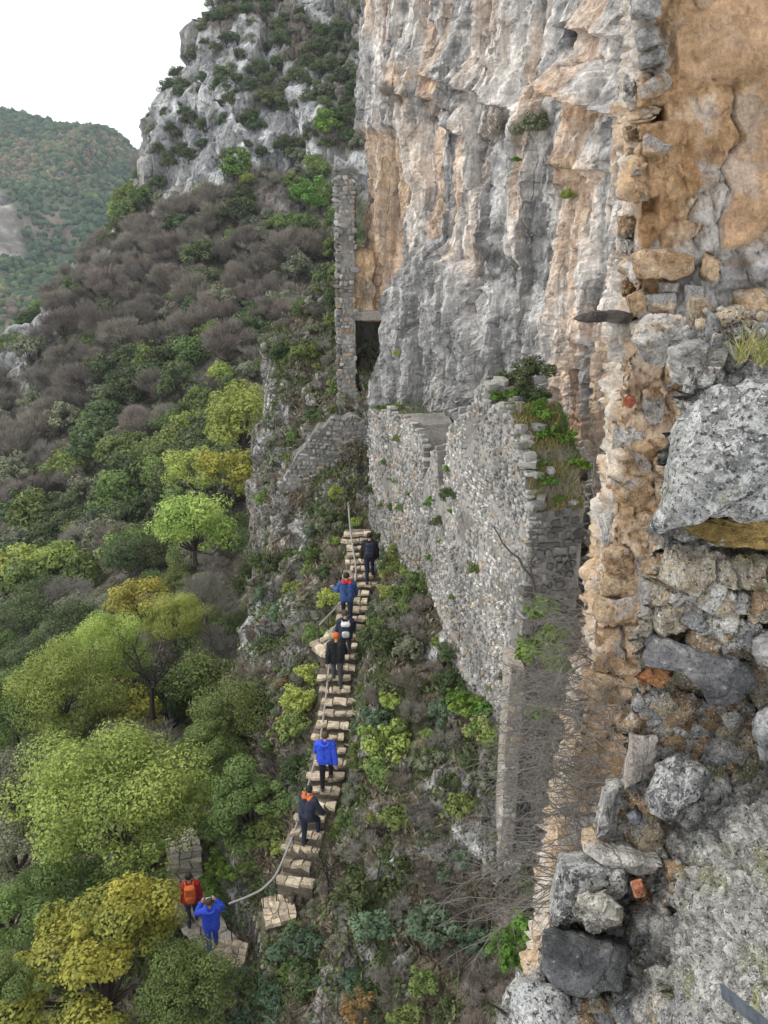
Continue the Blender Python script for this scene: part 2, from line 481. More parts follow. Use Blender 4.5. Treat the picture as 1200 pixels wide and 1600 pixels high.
def ground_base(x, y):
    x = np.asarray(x, float); y = np.asarray(y, float)
    m = rib_mask(x, y)
    zv = f_valley(x, y); zr = f_rib(np.clip(x, -10, 7), np.clip(y, 8, 52))
    return lerp(zv, zr, m)

def ground_z(x, y):
    x = np.asarray(x, float); y = np.asarray(y, float)
    z = ground_base(x, y)
    p = np.stack([x, y, z * 0.0], -1)
    rough = 0.55 * fbm(p * 0.45, 4, seed=3) + 0.30 * ridged(p * 0.9, 3, seed=9)
    d, zt = track_dist(x, y)
    k = sstep(0.55, 1.5, d)
    z2 = z + rough * k
    near = 1 - sstep(0.45, 1.0, d)
    return lerp(z2, np.minimum(z2, zt - 0.22), near)

def ground_z1(x, y):
    return float(ground_z(np.array([x]), np.array([y]))[0])

# near slope sheet
xs = np.concatenate([np.linspace(-16, -8, 60)[:-1], np.linspace(-8, 5.5, 150)])
ys = np.linspace(8.5, 50, 330)
GX, GY = np.meshgrid(xs, ys)
GZ = ground_z(GX, GY)
G = np.stack([GX, GY, GZ], -1)
Nn = grid_normals(G); Nn *= np.sign(Nn[..., 2:3])
slope = 1 - Nn[..., 2]
pp = G * np.array([1, 1, 0.7])
crag = 0.25 * ridged(pp * 0.8, 4, seed=21) + facets(pp * .9, .5, .9, 240)[0] + facets(pp * 2.4, .2, .4, 250)[0] + 0.10 * fbm(pp * 3.4, 3, seed=23)
dtrack, _ = track_dist(GX, GY)
steep = sstep(0.22, 0.5, slope)
rockpatch = sstep(0.18, 0.40, fbm(pp * 0.35, 3, seed=41) + 0.7 * (slope - 0.25))
G2 = G + Nn * (crag * (0.25 + 0.9 * steep) * sstep(0.7, 1.6, dtrack))[..., None]
cn = fbm(G2 * 0.9, 5, seed=51); cn2 = fbm(G2 * 2.7, 4, seed=52)
soil = mixc((0.17, 0.14, 0.10), (0.115, 0.13, 0.06), sstep(-0.25, 0.3, cn))
rockc = mixc((0.20, 0.195, 0.19), (0.47, 0.455, 0.43), sstep(-0.35, 0.45, cn2 + 0.3 * cn))
rockc = mixc(rockc, np.array((0.36, 0.25, 0.16)), 0.5 * sstep(0.2, 0.5, fbm(G2 * 0.5, 3, seed=77)))
gc = mixc(soil, rockc, np.clip(np.maximum(steep * sstep(-.45, .1, cn + .5 * cn2), 0.8 * rockpatch * sstep(-.2, .2, cn2)), 0, 1))
ru_, rv_, _ = proj(G2)
palez = np.clip(sstep(-10, 6, poly_sd(ru_ + 8 * cn, rv_ + 8 * cn2, [(404, 600), (444, 590), (450, 720), (428, 740), (404, 730)])) + .8 * sstep(-10, 6, poly_sd(ru_ + 8 * cn, rv_ + 8 * cn2, [(455, 800), (485, 790), (480, 870), (455, 860)]))
    + .9 * sstep(-12, 6, poly_sd(ru_ + 10 * cn, rv_ + 10 * cn2, [(650, 1030), (700, 985), (705, 1010), (665, 1040)])) + .8 * sstep(-20, 10, poly_sd(ru_ + 14 * cn, rv_ + 14 * cn2, [(660, 1230), (720, 1180), (760, 1280), (760, 1340), (690, 1350), (655, 1310)]))
    + .7 * sstep(-14, 8, poly_sd(ru_ + 10 * cn, rv_ + 10 * cn2, [(375, 940), (430, 900), (425, 1060), (390, 1080)])), 0, 1) * sstep(-.5, .1, cn2)
gc = mixc(gc, mixc((.36, .355, .345), (.66, .65, .63), sstep(-.3, .3, cn2)), palez)
near_slope = mk('near_slope', G2.reshape(-1, 3), grid_faces(len(xs), len(ys)), M_GROUND, col=gc.reshape(-1, 3), smooth=False)
tag(near_slope, kind='structure')

# far hillside
xs = np.concatenate([np.linspace(-130, -60, 50)[:-1], np.linspace(-60, 22, 190)])
ys = np.concatenate([np.linspace(-5, 40, 40)[:-1], np.linspace(40, 165, 250), np.linspace(168, 260, 20)])
GX, GY = np.meshgrid(xs, ys)
GZ = f_valley(GX, GY)
G = np.stack([GX, GY, GZ], -1)
GZ = GZ + 2.2 * fbm(G * 0.06, 3, seed=61) + 0.9 * fbm(G * 0.25, 3, seed=62)
inside = sstep(-17.0, -14.5, GX) * (1 - sstep(5.5, 8, GX)) * (1 - sstep(47, 50.5, GY))
GZ = GZ - 2.5 * inside
G = np.stack([GX, GY, GZ], -1)
Nn = grid_normals(G); Nn *= np.sign(Nn[..., 2:3])
steep = sstep(0.30, 0.46, 1 - Nn[..., 2])
q = G * np.array([1, 1, 0.45])
fa1, _e = facets(q * np.array([.16, .16, .11]), 2.0, 3.4, 730); fa2, _e2 = facets(q * np.array([.5, .5, .3]), 1.2, 2.2, 740)
crag = 1.2 * ridged(q * 0.12, 4, seed=71) + fa1 + fa2 - .8 * np.exp(-_e / .05) + 0.5 * ridged(q * 0.7, 3, seed=72, gain=.6)
CRAG = [(225, 250), (250, 110), (330, 40), (560, -60), (575, 300), (520, 240), (420, 270), (330, 300), (270, 340)]; KNOB = [(-30, 600), (-10, 520), (30, 478), (75, 468), (85, 510), (60, 590), (20, 600)]
cu, cv, _ = proj(G)
zn = np.clip(sstep(-30, 10, poly_sd(cu, cv, CRAG)) + sstep(-20, 6, poly_sd(cu, cv, KNOB)), 0, 1)
G2 = G + Nn * (crag * np.clip(np.maximum(.6 * steep, zn), .12, 1))[..., None]
cu, cv, _ = proj(G2)
craggy = np.clip(sstep(-25, 10, poly_sd(cu, cv, CRAG)) * 0.95 + sstep(-12, 6, poly_sd(cu, cv, KNOB)), 0, 1)
steepc = np.clip(np.maximum(steep * 0.5, craggy * sstep(-0.25, 0.15, fbm(G2 * 0.16, 4, seed=83) + 0.35 * steep)), 0, 1)
cn = fbm(G2 * 0.2, 5, seed=81); cn2 = fbm(G2 * np.array([0.6, 0.6, 0.2]), 5, seed=82)
soil = mixc((0.19, 0.16, 0.13), (0.11, 0.12, 0.065), sstep(-0.2, 0.35, cn))
rockc = mixc((0.28, 0.28, 0.285), (0.66, 0.655, 0.64), sstep(-0.35, 0.4, cn2))
hill = mk('hillside', G2.reshape(-1, 3), grid_faces(len(xs), len(ys)), M_FAR, col=mixc(soil, rockc, steepc).reshape(-1, 3), smooth=False)
tag(hill, kind='structure')
HILL_X, HILL_Y, HILL_Z, HILL_ROCK = xs, ys, G2[..., 2], steepc
def hill_at(x, y, A=HILL_Z):
    i = np.clip(np.searchsorted(HILL_X, x) - 1, 0, len(HILL_X) - 2); j = np.clip(np.searchsorted(HILL_Y, y) - 1, 0, len(HILL_Y) - 2)
    tx = (x - HILL_X[i]) / (HILL_X[i + 1] - HILL_X[i]); ty = (y - HILL_Y[j]) / (HILL_Y[j + 1] - HILL_Y[j])
    return float((A[j, i] * (1 - tx) + A[j, i + 1] * tx) * (1 - ty) + (A[j + 1, i] * (1 - tx) + A[j + 1, i + 1] * tx) * ty)

# distant mountain across the gorge
dpts = px([(0, 172, 620), (70, 176, 625), (140, 195, 630), (235, 242, 640), (300, 285, 650), (-150, 150, 610), (0, 300, 520), (120, 300, 540), (220, 330, 560), (0, 420, 440), (110, 430, 450),
           (200, 420, 480), (0, 520, 390), (100, 500, 400), (-200, 300, 500), (-200, 520, 380), (60, 250, 570), (160, 255, 585)]) + [
    (-100, 330, -130), (-200, 320, -140), (-20, 380, -120), (0, 700, 40), (-300, 900, 20), (-100, 900, -30), (200, 800, 60), (150, 480, -60), (-500, 600, 160), (-450, 350, 0)]
f_dist = tps(dpts, 0.05)
xs = np.linspace(-470, 120, 230); ys = np.linspace(320, 860, 230)
GX, GY = np.meshgrid(xs, ys)
GZ = f_dist(GX, GY); G = np.stack([GX, GY, GZ], -1)
GZ = GZ + 16 * ridged(G * np.array([.012, .006, 0]), 4, seed=91) + 4 * fbm(G * 0.03, 3, seed=92)
GZ = GZ - 13
G = np.stack([GX, GY, GZ], -1)
du, dv, _ = proj(G)
drock = np.clip(sstep(-6, 3, poly_sd(du, dv, [(-60, 280), (0, 295), (22, 330), (40, 395), (30, 405), (-60, 405)])) + sstep(-3, 2, poly_sd(du, dv, [(183, 285), (192, 285), (205, 310), (195, 318)]))
                + sstep(-3, 2, poly_sd(du, dv, [(160, 350), (205, 328), (212, 340), (165, 370)])) + sstep(-3, 2, poly_sd(du, dv, [(112, 405), (117, 408), (120, 435), (115, 435)])), 0, 1)
cn = fbm(G * 0.02, 4, seed=95)
soil = mixc((0.18, 0.145, 0.105), (0.075, 0.10, 0.05), sstep(-0.15, 0.2, cn))
rk = mixc((0.22, 0.20, 0.18), (0.46, 0.42, 0.37), sstep(-.3, .4, fbm(G * np.array([.1, .1, .03]), 4, seed=96)))
fa, _e = facets(G * np.array([.05, .05, .02]), 9, 16, 910)
G = G + np.stack([0 * GZ, -.5 * drock * fa, drock * fa * .5], -1)
dm = mk('distant_mountain', G.reshape(-1, 3), grid_faces(len(xs), len(ys)), M_DISTANT, col=mixc(soil, rk, drock * sstep(-.35, .1, fbm(G * .05, 4, seed=97))).reshape(-1, 3), smooth=False)
tag(dm, kind='structure')
# its forest: one mass of tree crowns
bm = bmesh.new(); bmesh.ops.create_icosphere(bm, subdivisions=1, radius=1.0)
ico_v = np.array([v.co[:] for v in bm.verts]); ico_f = np.array([[v.index for v in f.verts] for f in bm.faces]); bm.free()
acc = Acc(); acc_c = []
want = 0
cand_x = rng.uniform(-330, 40, 40000); cand_y = rng.uniform(330, 800, 40000)
for x, y in zip(cand_x, cand_y):
    i = int((x - xs[0]) / (xs[1] - xs[0])); j = int((y - ys[0]) / (ys[1] - ys[0]))
    z = GZ[j, i]
    u_, v_, _ = proj(np.array([x, y, z]))
    if not (-40 < u_ < 270 and 120 < v_ < 560) or drock[j, i] > 0.4: continue
    dens = vnoise(np.array([[x * .02, y * .02, 0.]]), 99)[0]
    if rng.random() > 0.75 + 0.4 * dens: continue
    r = rng.uniform(1.2, 2.9)
    s = ico_v * (1 + rng.uniform(-0.45, 0.35, (len(ico_v), 1))) * r * np.array([1, 1, rng.uniform(0.7, 1.1)]) + np.array([x, y, z + r * 0.5])
    k = rng.random() + 0.5 * dens
    c = (0.050, 0.090, 0.042) if k < 0.50 else (0.085, 0.13, 0.045) if k < 0.76 else (0.14, 0.145, 0.065) if k < 0.88 else (0.155, 0.125, 0.095) if k < 0.96 else (0.19, 0.145, 0.09)
    acc.add(s, ico_f, np.array(c) * rng.uniform(0.75, 1.25))
    want += 1
    if want > 9500: break
fw = acc.build('distant_forest', rock_mat('distant_crown', 0.5, 0.8, 0.5, contrast=0.4), smooth=True)
tag(fw, 'mixed green and brown woodland covering the distant mountain slope', 'woodland', kind='stuff')

# ------------------------------------------------------------------ the great cliff
plan = np.array([(6.5, 48), (2.5, 44), (-0.2, 40), (-1.05, 37.2), (-0.8, 35.6), (0.9, 33.0), (2.7, 29.5), (4.3, 25.5), (5.4, 21.0), (6.2, 16.0), (6.9, 10.0), (7.4, 5.0)])
dd = np.concatenate([[0], np.cumsum(np.linalg.norm(np.diff(plan, axis=0), axis=1))])
NS, NZ = 560, 380
s_ = np.linspace(0, dd[-1], NS)
cx = np.interp(s_, dd, plan[:, 0]); cy = np.interp(s_, dd, plan[:, 1])
ker = np.hanning(25); ker /= ker.sum()
cx = np.convolve(np.pad(cx, 12, 'edge'), ker, 'valid'); cy = np.convolve(np.pad(cy, 12, 'edge'), ker, 'valid')
zz = np.concatenate([np.linspace(-14, 7.5, 330), np.linspace(7.8, 24, 50)])
tx, ty = np.gradient(cx), np.gradient(cy); tl = np.hypot(tx, ty)
nx, ny = ty / tl, -tx / tl              # outward (to the valley)
flip = np.sign(nx.mean() * -1 + 1e-9)
nx, ny = nx * flip, ny * flip
S, Z = np.meshgrid(s_, zz)
B = np.stack([np.broadcast_to(cx, S.shape), np.broadcast_to(cy, S.shape), Z], -1)
NO = np.stack([np.broadcast_to(nx, S.shape), np.broadcast_to(ny, S.shape), np.zeros(S.shape)], -1)
cu, cv, _ = proj(B)
lean = -0.035 * (Z + 6)
sz = lambda a, b, o=0: np.stack([S * a + o, Z * b, np.full(S.shape, o * 0.37)], -1)
warp = 0.8 * fbm(sz(.3, .3), 3, seed=100)
d = 0.5 * fbm(sz(.16, .12), 3, seed=101)
d = d + 0.13 * ridged(np.stack([S * .55 + warp, Z * .10, S * 0], -1), 4, seed=102, gain=.5)
for a_, b_, amp_, tl_, cr_, sd_ in ((.55, .11, .55, .70, .26, 7), (1.3, .20, .30, .50, .18, 8), (3.1, .75, .15, .30, .07, 9), (6.5, 3.4, .06, .14, .02, 10)):
    fa, eg = facets(np.stack([S * a_ + .45 * warp, Z * b_ + .25 * warp, S * 0], -1), amp_, tl_, sd_ * 20)
    d = d + fa - cr_ * np.exp(-eg / .035)
d = d + 0.035 * fbm(sz(6, 5), 3, seed=104, gain=.6)
wob = 7 * fbm(sz(1.2, 1.2), 3, seed=105)
def ledge(u0, v0, u1, v1, amp, fade, soft=3.0):
    lv = v0 + (v1 - v0) * (cu - u0) / (u1 - u0) + wob
    t = cv - lv
    win = sstep(u0 - 18, u0 + 10, cu) * (1 - sstep(u1 - 10, u1 + 18, cu))
    return amp * win * (1 - sstep(-soft, soft, t)) * np.exp(-np.maximum(-t, 0) / fade)
d = d + ledge(668, 118, 800, 166, 0.7, 45) + ledge(845, 112, 955, 178, 1.1, 60) + ledge(575, 132, 690, 158, 0.40, 40) + ledge(880, 255, 960, 270, 0.3, 50)
d = d + ledge(690, 196, 760, 215, 0.4, 40) + ledge(860, 40, 960, 60, 0.45, 30) + ledge(870, 300, 960, 250, 0.25, 50)
sl = poly_sd(cu + wob * 1.5, cv + wob, [(668, 390), (630, 470), (600, 590), (608, 660), (705, 720), (765, 620), (735, 420), (690, 370)])
d = d + 0.75 * sstep(-9, 9, sl)
sl2 = poly_sd(cu + wob * 1.5, cv + wob, [(556, 210), (600, 200), (648, 300), (650, 380), (607, 470), (575, 580), (560, 610), (548, 500), (548, 300)])
d = d - 0.55 * sstep(-12, 10, sl2)
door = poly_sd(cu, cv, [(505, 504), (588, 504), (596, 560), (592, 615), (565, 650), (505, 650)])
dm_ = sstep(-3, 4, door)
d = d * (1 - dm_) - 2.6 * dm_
bulge = poly_sd(cu + wob, cv + wob, [(800, 180), (850, 150), (860, 300), (820, 420), (760, 380), (770, 250)])
d = d + 0.35 * sstep(-15, 20, bulge)
CB = B + NO * (d + lean)[..., None]
# colours of the rock itself: grey limestone, pale and ochre runs, dark lichen
strk = fbm(np.stack([S * 1.5 + warp * .6, Z * .13, S * 0], -1), 4, seed=110)
strk2 = fbm(np.stack([S * 3.2 + warp, Z * .22, S * 0 + 4], -1), 4, seed=111)
mott = fbm(sz(1.4, 1.1), 5, seed=112); fine = fbm(sz(6, 5), 4, seed=113)
grey = mixc((0.25, 0.245, 0.235), (0.55, 0.53, 0.50), sstep(-0.45, 0.4, mott + .5 * fine))
pale = np.array((0.74, 0.68, 0.61))
och = mixc((0.56, 0.31, 0.14), (0.74, 0.54, 0.36), sstep(-.3, .3, strk2))
def zone(poly, soft): return sstep(-soft, soft, poly_sd(cu + 2.2 * wob, cv + 2.2 * wob, poly))
pz = np.clip(zone([(600, 170), (700, 190), (680, 300), (640, 420), (600, 330)], 18) + 0.8 * zone([(880, 190), (960, 250), (985, 500), (880, 520), (880, 330)], 22)
             + 0.9 * zone([(690, 40), (810, 20), (820, 200), (700, 190)], 25) + 0.7 * zone([(930, 560), (975, 600), (960, 800), (915, 760)], 14), 0, 1)
pz = np.clip(pz * sstep(-0.40, 0.10, strk + .4 * mott) + 0.85 * sstep(0.14, 0.36, strk + 0.25 * fine) * (1 - 0.5 * sstep(-9, 9, sl)), 0, 1)
oz = np.clip(zone([(552, 200), (600, 210), (640, 330), (650, 420), (590, 500), (575, 640), (548, 640)], 14)
             + 0.8 * zone([(600, 90), (680, 120), (700, 170), (620, 175)], 18) + zone([(850, 120), (985, 170), (985, 240), (930, 215), (855, 160)], 10)
             + 0.75 * zone([(890, 240), (960, 260), (960, 420), (930, 430), (900, 300)], 16) + 0.9 * zone([(880, 500), (950, 470), (970, 640), (905, 700), (870, 620)], 16)
             + 0.4 * zone([(620, 180), (690, 200), (680, 330), (640, 330)], 16) + zone([(535, -40), (562, -40), (560, 60), (535, 50)], 10), 0, 1)
oz = oz * sstep(-0.30, 0.10, strk2 + 0.35 * mott) + 0.6 * sstep(0.16, 0.40, fbm(np.stack([S * 1.3, Z * .13, S * 0 + 9], -1), 4, seed=119)) * (1 - sstep(-9, 9, sl))
dk = np.clip(0.75 * sstep(-5, 30, sl) * sstep(-.4, .2, mott) + sstep(0.25, 0.5, fbm(np.stack([S * .9, Z * .2, S * 0 + 2], -1), 4, seed=120)) * .8, 0, 1)
colr = mixc(grey, pale * np.ones_like(grey), 0.85 * pz)
colr = mixc(colr, och, np.clip(oz, 0, 1) * 0.78)
colr = mixc(colr, np.array((0.20, 0.20, 0.195)) * np.ones_like(grey) * (1 + .35 * fine)[..., None], 0.72 * dk * (1 - np.clip(oz, 0, 1)))
wet = sstep(.10, .30, fbm(np.stack([S * 3.6 + .3 * warp, Z * .07, S * 0 + 6], -1), 4, seed=125) + .25 * fbm(np.stack([S * .4, Z * .25, S * 0], -1), 2, seed=126)) * sstep(-.3, .1, fine + strk2)
colr = mixc(colr, np.array((.15, .15, .15)) * np.ones_like(colr), .8 * wet * (1 - .4 * np.clip(oz, 0, 1)))
cliff = mk('cliff', CB.reshape(-1, 3), grid_faces(NS, NZ), M_CLIFF, col=colr.reshape(-1, 3), smooth=False)
tag(cliff, kind='structure')
def cliff_point(u, v):
    """Place on the cliff surface that is seen at photo position u, v."""
    pu, pv, _ = proj(CB)
    k = np.argmin((pu - u) ** 2 + (pv - v) ** 2 + np.where(CB[..., 1] > 37.0, 1e6, 0))
    return CB.reshape(-1, 3)[k]

# ------------------------------------------------------------------ stones
def stone_unit(seed, boxy=4.0, jag=0.16, n=2):
    bm = bmesh.new(); bmesh.ops.create_cube(bm, size=2.0)
    bmesh.ops.subdivide_edges(bm, edges=bm.edges[:], cuts=n - 1, use_grid_fill=True)
    V = np.array([v.co[:] for v in bm.verts]); F = np.array([[v.index for v in f.verts] for f in bm.faces]); bm.free()
    V = V / ((np.abs(V) ** boxy).sum(1, keepdims=True) ** (1 / boxy))
    V = V * (1 + jag * vnoise(V * 1.3 + seed * 7.1, seed)[:, None])
    r = np.random.default_rng(seed)
    V = V + r.uniform(-jag * .5, jag * .5, V.shape)
    return V * 0.5 / np.abs(V).max(0), F
UNITS = [stone_unit(s, boxy=3.2 + (s % 4) * 1.2) for s in range(14)]
UNIT_ME = [[mesh_data('stone', V, F, m) for (V, F) in UNITS] for m in M_WALLSTONES]
UNIT_DK = [[mesh_data('stone', V, F, m) for (V, F) in UNITS] for m in M_DARKSTONES]

def stone_mat_pick(ochre):
    r = rng.random()
    return 2 if r < ochre else (1 if r < ochre + (1 - ochre) * 0.42 else 0)
STONE_TONE = 1.0
STONE_COL = [(0.31, 0.30, 0.28), (0.40, 0.385, 0.355), (0.39, 0.31, 0.225)]

def rubble_face(thing, A, Bp, zlo, zhi, h0, w0, ochre, nmax, holes=None, bias=0.0):
    """Courses of rough stones on the wall face between plan points A and B (face looks to the left of A->B reversed)."""
    A = np.asarray(A, float); Bp = np.asarray(Bp, float)
    L = np.linalg.norm(Bp - A); t = (Bp - A) / L
    nrm = np.array([t[1], -t[0]])
    if np.dot(nrm, -A) < 0: nrm = -nrm           # towards the camera side
    ang = math.atan2(t[1], t[0])
    out = []
    z = -40.0
    zmin = min(zlo(s) for s in np.linspace(0, L, 30)); zmax = max(zhi(s) for s in np.linspace(0, L, 30))
    z = zmin
    while z < zmax:
        h = h0 * rng.uniform(0.62, 1.5)
        s = rng.uniform(-0.2, 0)
        while s < L:
            w = w0 * rng.uniform(0.5, 1.25) * (1.9 if rng.random() < .10 else 1.0)
            sc_ = s + w / 2
            zc_ = z + h / 2 + 0.05 * math.sin(sc_ * 1.7) + rng.uniform(-.02, .02)
            if 0 <= sc_ <= L and zlo(sc_) - .1 <= zc_ <= zhi(sc_) + rng.uniform(-.08, .1) and not (holes and holes(sc_, zc_)):
                dep = rng.uniform(0.22, 0.34)
                pr = rng.uniform(-.03, .035) + bias
                c = np.array([*(A + t * sc_ + nrm * (pr - dep * 0.32)), zc_])
                out.append((c, (w * rng.uniform(.86, 1.0), dep, h * rng.uniform(.82, 1.02)), ang + rng.uniform(-.2, .2), rng.uniform(-.24, .24), int(rng.integers(14)), ochre(sc_, zc_)))
            s += w
        z += h
    place_stones(thing, out, nmax)

def place_stones(thing, out, nmax):
    def size(e):
        _, _, zc = proj(e[0]); return -max(e[1][0], e[1][2]) / max(zc, .1)
    out = [e for e in out if True]
    def vis(e):
        u, v, _ = proj(e[0]); return 0 if (0 < u < 1200 and 0 < v < 1600) else 1
    out.sort(key=lambda e: (vis(e), size(e)))
    acc = Acc()
    for i, (c, sc3, ang, roll, k, oc) in enumerate(out):
        mi = stone_mat_pick(oc)
        if i < nmax:
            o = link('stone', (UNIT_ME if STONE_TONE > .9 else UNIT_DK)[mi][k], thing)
            o.location = c - np.array(thing.location); o.scale = sc3; o.rotation_euler = (0, roll, ang)
        else:
            V, F = UNITS[k]
            V = V * np.array(sc3)
            cr, sr = math.cos(roll), math.sin(roll); ca, sa = math.cos(ang), math.sin(ang)
            x = V[:, 0] * cr + V[:, 2] * sr; zq = -V[:, 0] * sr + V[:, 2] * cr; y = V[:, 1]
            V = np.stack([x * ca - y * sa, x * sa + y * ca, zq], 1) + c - np.array(thing.location)
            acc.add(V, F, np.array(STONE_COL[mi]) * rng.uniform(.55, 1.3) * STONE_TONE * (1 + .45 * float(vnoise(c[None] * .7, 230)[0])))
    o = acc.build('small_stones', M_STONE, thing)
    if o: o['kind'] = 'stuff'

def wall_core(thing, A, Bp, zlo, zhi, thick, col0, col1, seed, n=90, m=70):
    """Mortar body behind the stones: a closed, uneven slab."""
    A = np.asarray(A, float); Bp = np.asarray(Bp, float)
    L = np.linalg.norm(Bp - A); t = (Bp - A) / L
    nrm = np.array([t[1], -t[0]])
    if np.dot(nrm, -A) < 0: nrm = -nrm
    ss = np.linspace(0, L, n)
    prof = [(0, k / m) for k in range(m + 1)] + [(q / 10 * thick, 1.0) for q in range(1, 11)] + [(thick, 1 - k / 8) for k in range(1, 9)]
    V = []
    for (dp, f) in prof:
        for s in ss:
            zl, zh = zlo(s) - .3, zhi(s) - .04
            p2 = A + t * s - nrm * dp
            V.append((p2[0], p2[1], zl + (zh - zl) * f))
    V = np.array(V)
    V = V + 0.05 * np.stack([fbm(V * 1.9, 3, seed=seed), fbm(V * 1.9 + 31, 3, seed=seed), fbm(V * 1.9 + 57, 3, seed=seed)], -1)
    colr = mixc(col0, col1, sstep(-.35, .35, fbm(V * 1.3, 4, seed=seed + 5)))
    F = list(map(tuple, grid_faces(n, len(prof))))
    F.append(tuple(range(0, n * len(prof), n))); F.append(tuple(range(n - 1, n * len(prof), n)))
    o = mk('rubble_core', V - np.array(thing.location), F, M_STONE, thing, col=colr, smooth=False)
    return t, nrm, L

# --- long rubble wall running down from the cliff to its broken end
WA = P(577, 812, 33)[:2]; WB = P(835, 700, 18.25)[:2]
L1 = np.linalg.norm(WB - WA)
def w1_top(s):
    u = s / L1
    base = np.interp(u, [0, .10, .20, .27, .36, .42, .46, .47, .505, .515, .555, .565, .60, .61, .64, .68, .73, .775, .83, .89, .92, .95, .975, 1.0],
                     [-7.95, -7.6, -7.35, -7.2, -7.0, -7.05, -7.2, -8.3, -8.2, -7.2, -7.1, -8.1, -8.0, -6.75, -6.2, -5.6, -5.3, -4.85, -5.05, -4.9, -5.2, -5.5, -6.0, -6.5])
    return float(base + .12 * math.sin(s * 3.1) + .09 * math.sin(s * 7.7) + .06 * math.sin(s * 17.0))
def w1_bot(s):
    x, y = WA + (WB - WA) * min(s / L1, 1.0)
    z = float(f_rib(x, y)) - 0.35
    return max(min(z, -11.6 - max(0, s / L1 - .88) * 38), -16.3)
long_wall = empty('rubble_wall', (float(WB[0]), float(WB[1]), -12.0))
tag(long_wall, 'long pale rubble stone wall beside the staircase, running out from the cliff foot', 'wall')
def niche(s, z):
    u = s / L1
    return (0.47 < u < 0.505 and z > -9.0) or (0.565 < u < 0.60 and z > -8.9) or any(abs(s - a) < .09 and abs(z - b) < .13 for a, b in HOLES) or float(fbm(np.array([s * .9, z * .8, 3.]), 3, seed=203)) > .46
HOLES = [(L1 * .62, -8.6), (L1 * .70, -8.4), (L1 * .73, -9.5), (L1 * .52, -9.7), (L1 * .30, -10.3), (L1 * .40, -10.9), (L1 * .58, -10.6)]
wall_core(long_wall, WA, WB, w1_bot, w1_top, 1.25, (0.19, 0.18, 0.16), (0.34, 0.32, 0.285), 200, 120, 80)
rubble_face(long_wall, WA, WB, w1_bot, w1_top, 0.105, 0.175, lambda s, z: 0.06 + 0.30 * max(0, float(fbm(np.array([s * .5, z * .5, 0.]), 2, seed=201)) + .25 * (z < -10)), 300, niche)
# its broken end face
t1 = (WB - WA) / L1; n1 = np.array([t1[1], -t1[0]]); n1 = n1 if np.dot(n1, -WA) > 0 else -n1
EA = WB + t1 * 0.03; EB = WB - n1 * 1.25 + t1 * 0.03
broken_end = empty('rubble_end', (0, 0, 0)); broken_end.parent = long_wall; broken_end.location = (0, 0, 0)
bpy.data.objects.remove(broken_end)
STONE_TONE = .55  # end-face stones darkened in colour to carry the shade on that face
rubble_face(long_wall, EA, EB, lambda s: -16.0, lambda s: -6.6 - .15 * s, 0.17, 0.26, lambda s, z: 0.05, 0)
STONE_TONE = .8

# --- buttress below the broken end
BA, BB = P(787, 1230, 20.0)[:2], P(808, 1230, 20.0)[:2]
BZ0, BZ1 = float(PY(790, 1440, BA[1])[2]), float(PY(800, 1050, BA[1])[2])
buttress = empty('buttress', (float(BA[0]), float(BA[1]), BZ0))
tag(buttress, 'narrow rubble buttress below the broken end of the long wall', 'wall')
STONE_TONE = 1.0
wall_core(buttress, BA, BB, lambda s: BZ0 - 1.2, lambda s: BZ1, 1.1, (0.20, 0.18, 0.15), (0.36, 0.32, 0.27), 205, 8, 60)
rubble_face(buttress, BA, BB, lambda s: BZ0 - 1.0, lambda s: BZ1, 0.13, 0.15, lambda s, z: 0.2, 120)
STONE_TONE = .8

# --- cross wall closing the head of the staircase
CY = 33.4
c_l = PY(432, 760, CY); c_r = PY(576, 760, CY)
cross = empty('rubble_wall', (float(c_l[0]), CY, -13.0))
tag(cross, 'grey rubble stone wall closing the head of the staircase', 'wall')
LC = c_r[0] - c_l[0]
def cw_top(s):
    u = 432 + 144 * s / LC
    v = np.interp(u, [432, 450, 475, 500, 530, 560, 576], [770, 735, 700, 668, 655, 652, 668])
    return float(PY(u, v, CY)[2]) + .07 * math.sin(s * 9)
def cw_bot(s): return -13.0
wall_core(cross, (c_l[0], CY), (c_r[0], CY + .05), cw_bot, cw_top, 0.9, (0.15, 0.145, 0.13), (0.27, 0.255, 0.23), 210, 60, 40)
rubble_face(cross, (c_l[0], CY), (c_r[0], CY + .05), cw_bot, cw_top, 0.15, 0.20, lambda s, z: 0.05, 220)

# --- tall thin tower wall with the dark doorway
TY = 35.2
t_l = PY(533, 440, TY); t_r = PY(554, 440, TY)
tower = empty('tower_wall', (float(t_l[0]), TY, -9.0))
tag(tower, 'tall narrow stone tower wall beside the dark doorway at the cliff edge', 'wall')
TZ0 = float(PY(545, 640, TY)[2]); TZ1 = float(PY(545, 278, TY)[2]); TL = t_r[0] - t_l[0]
wall_core(tower, (t_l[0], TY), (t_r[0], TY), lambda s: TZ0, lambda s: TZ1 - .25 * abs(s / TL - .4), 2.2, (0.17, 0.16, 0.145), (0.30, 0.28, 0.25), 220, 10, 60)
rubble_face(tower, (t_l[0] - .03, TY), (t_r[0] + .03, TY), lambda s: TZ0, lambda s: TZ1, 0.17, 0.20, lambda s, z: 0.14, 120)
acc = Acc()
lz = float(PY(560, 500, TY)[2])
V, F = UNITS[3]
rubble_face(tower, (t_l[0] - .02, TY + 2.0), (t_l[0] - .021, TY + .05), lambda s: TZ0, lambda s: TZ1, 0.18, 0.26, lambda s, z: 0.08, 0)
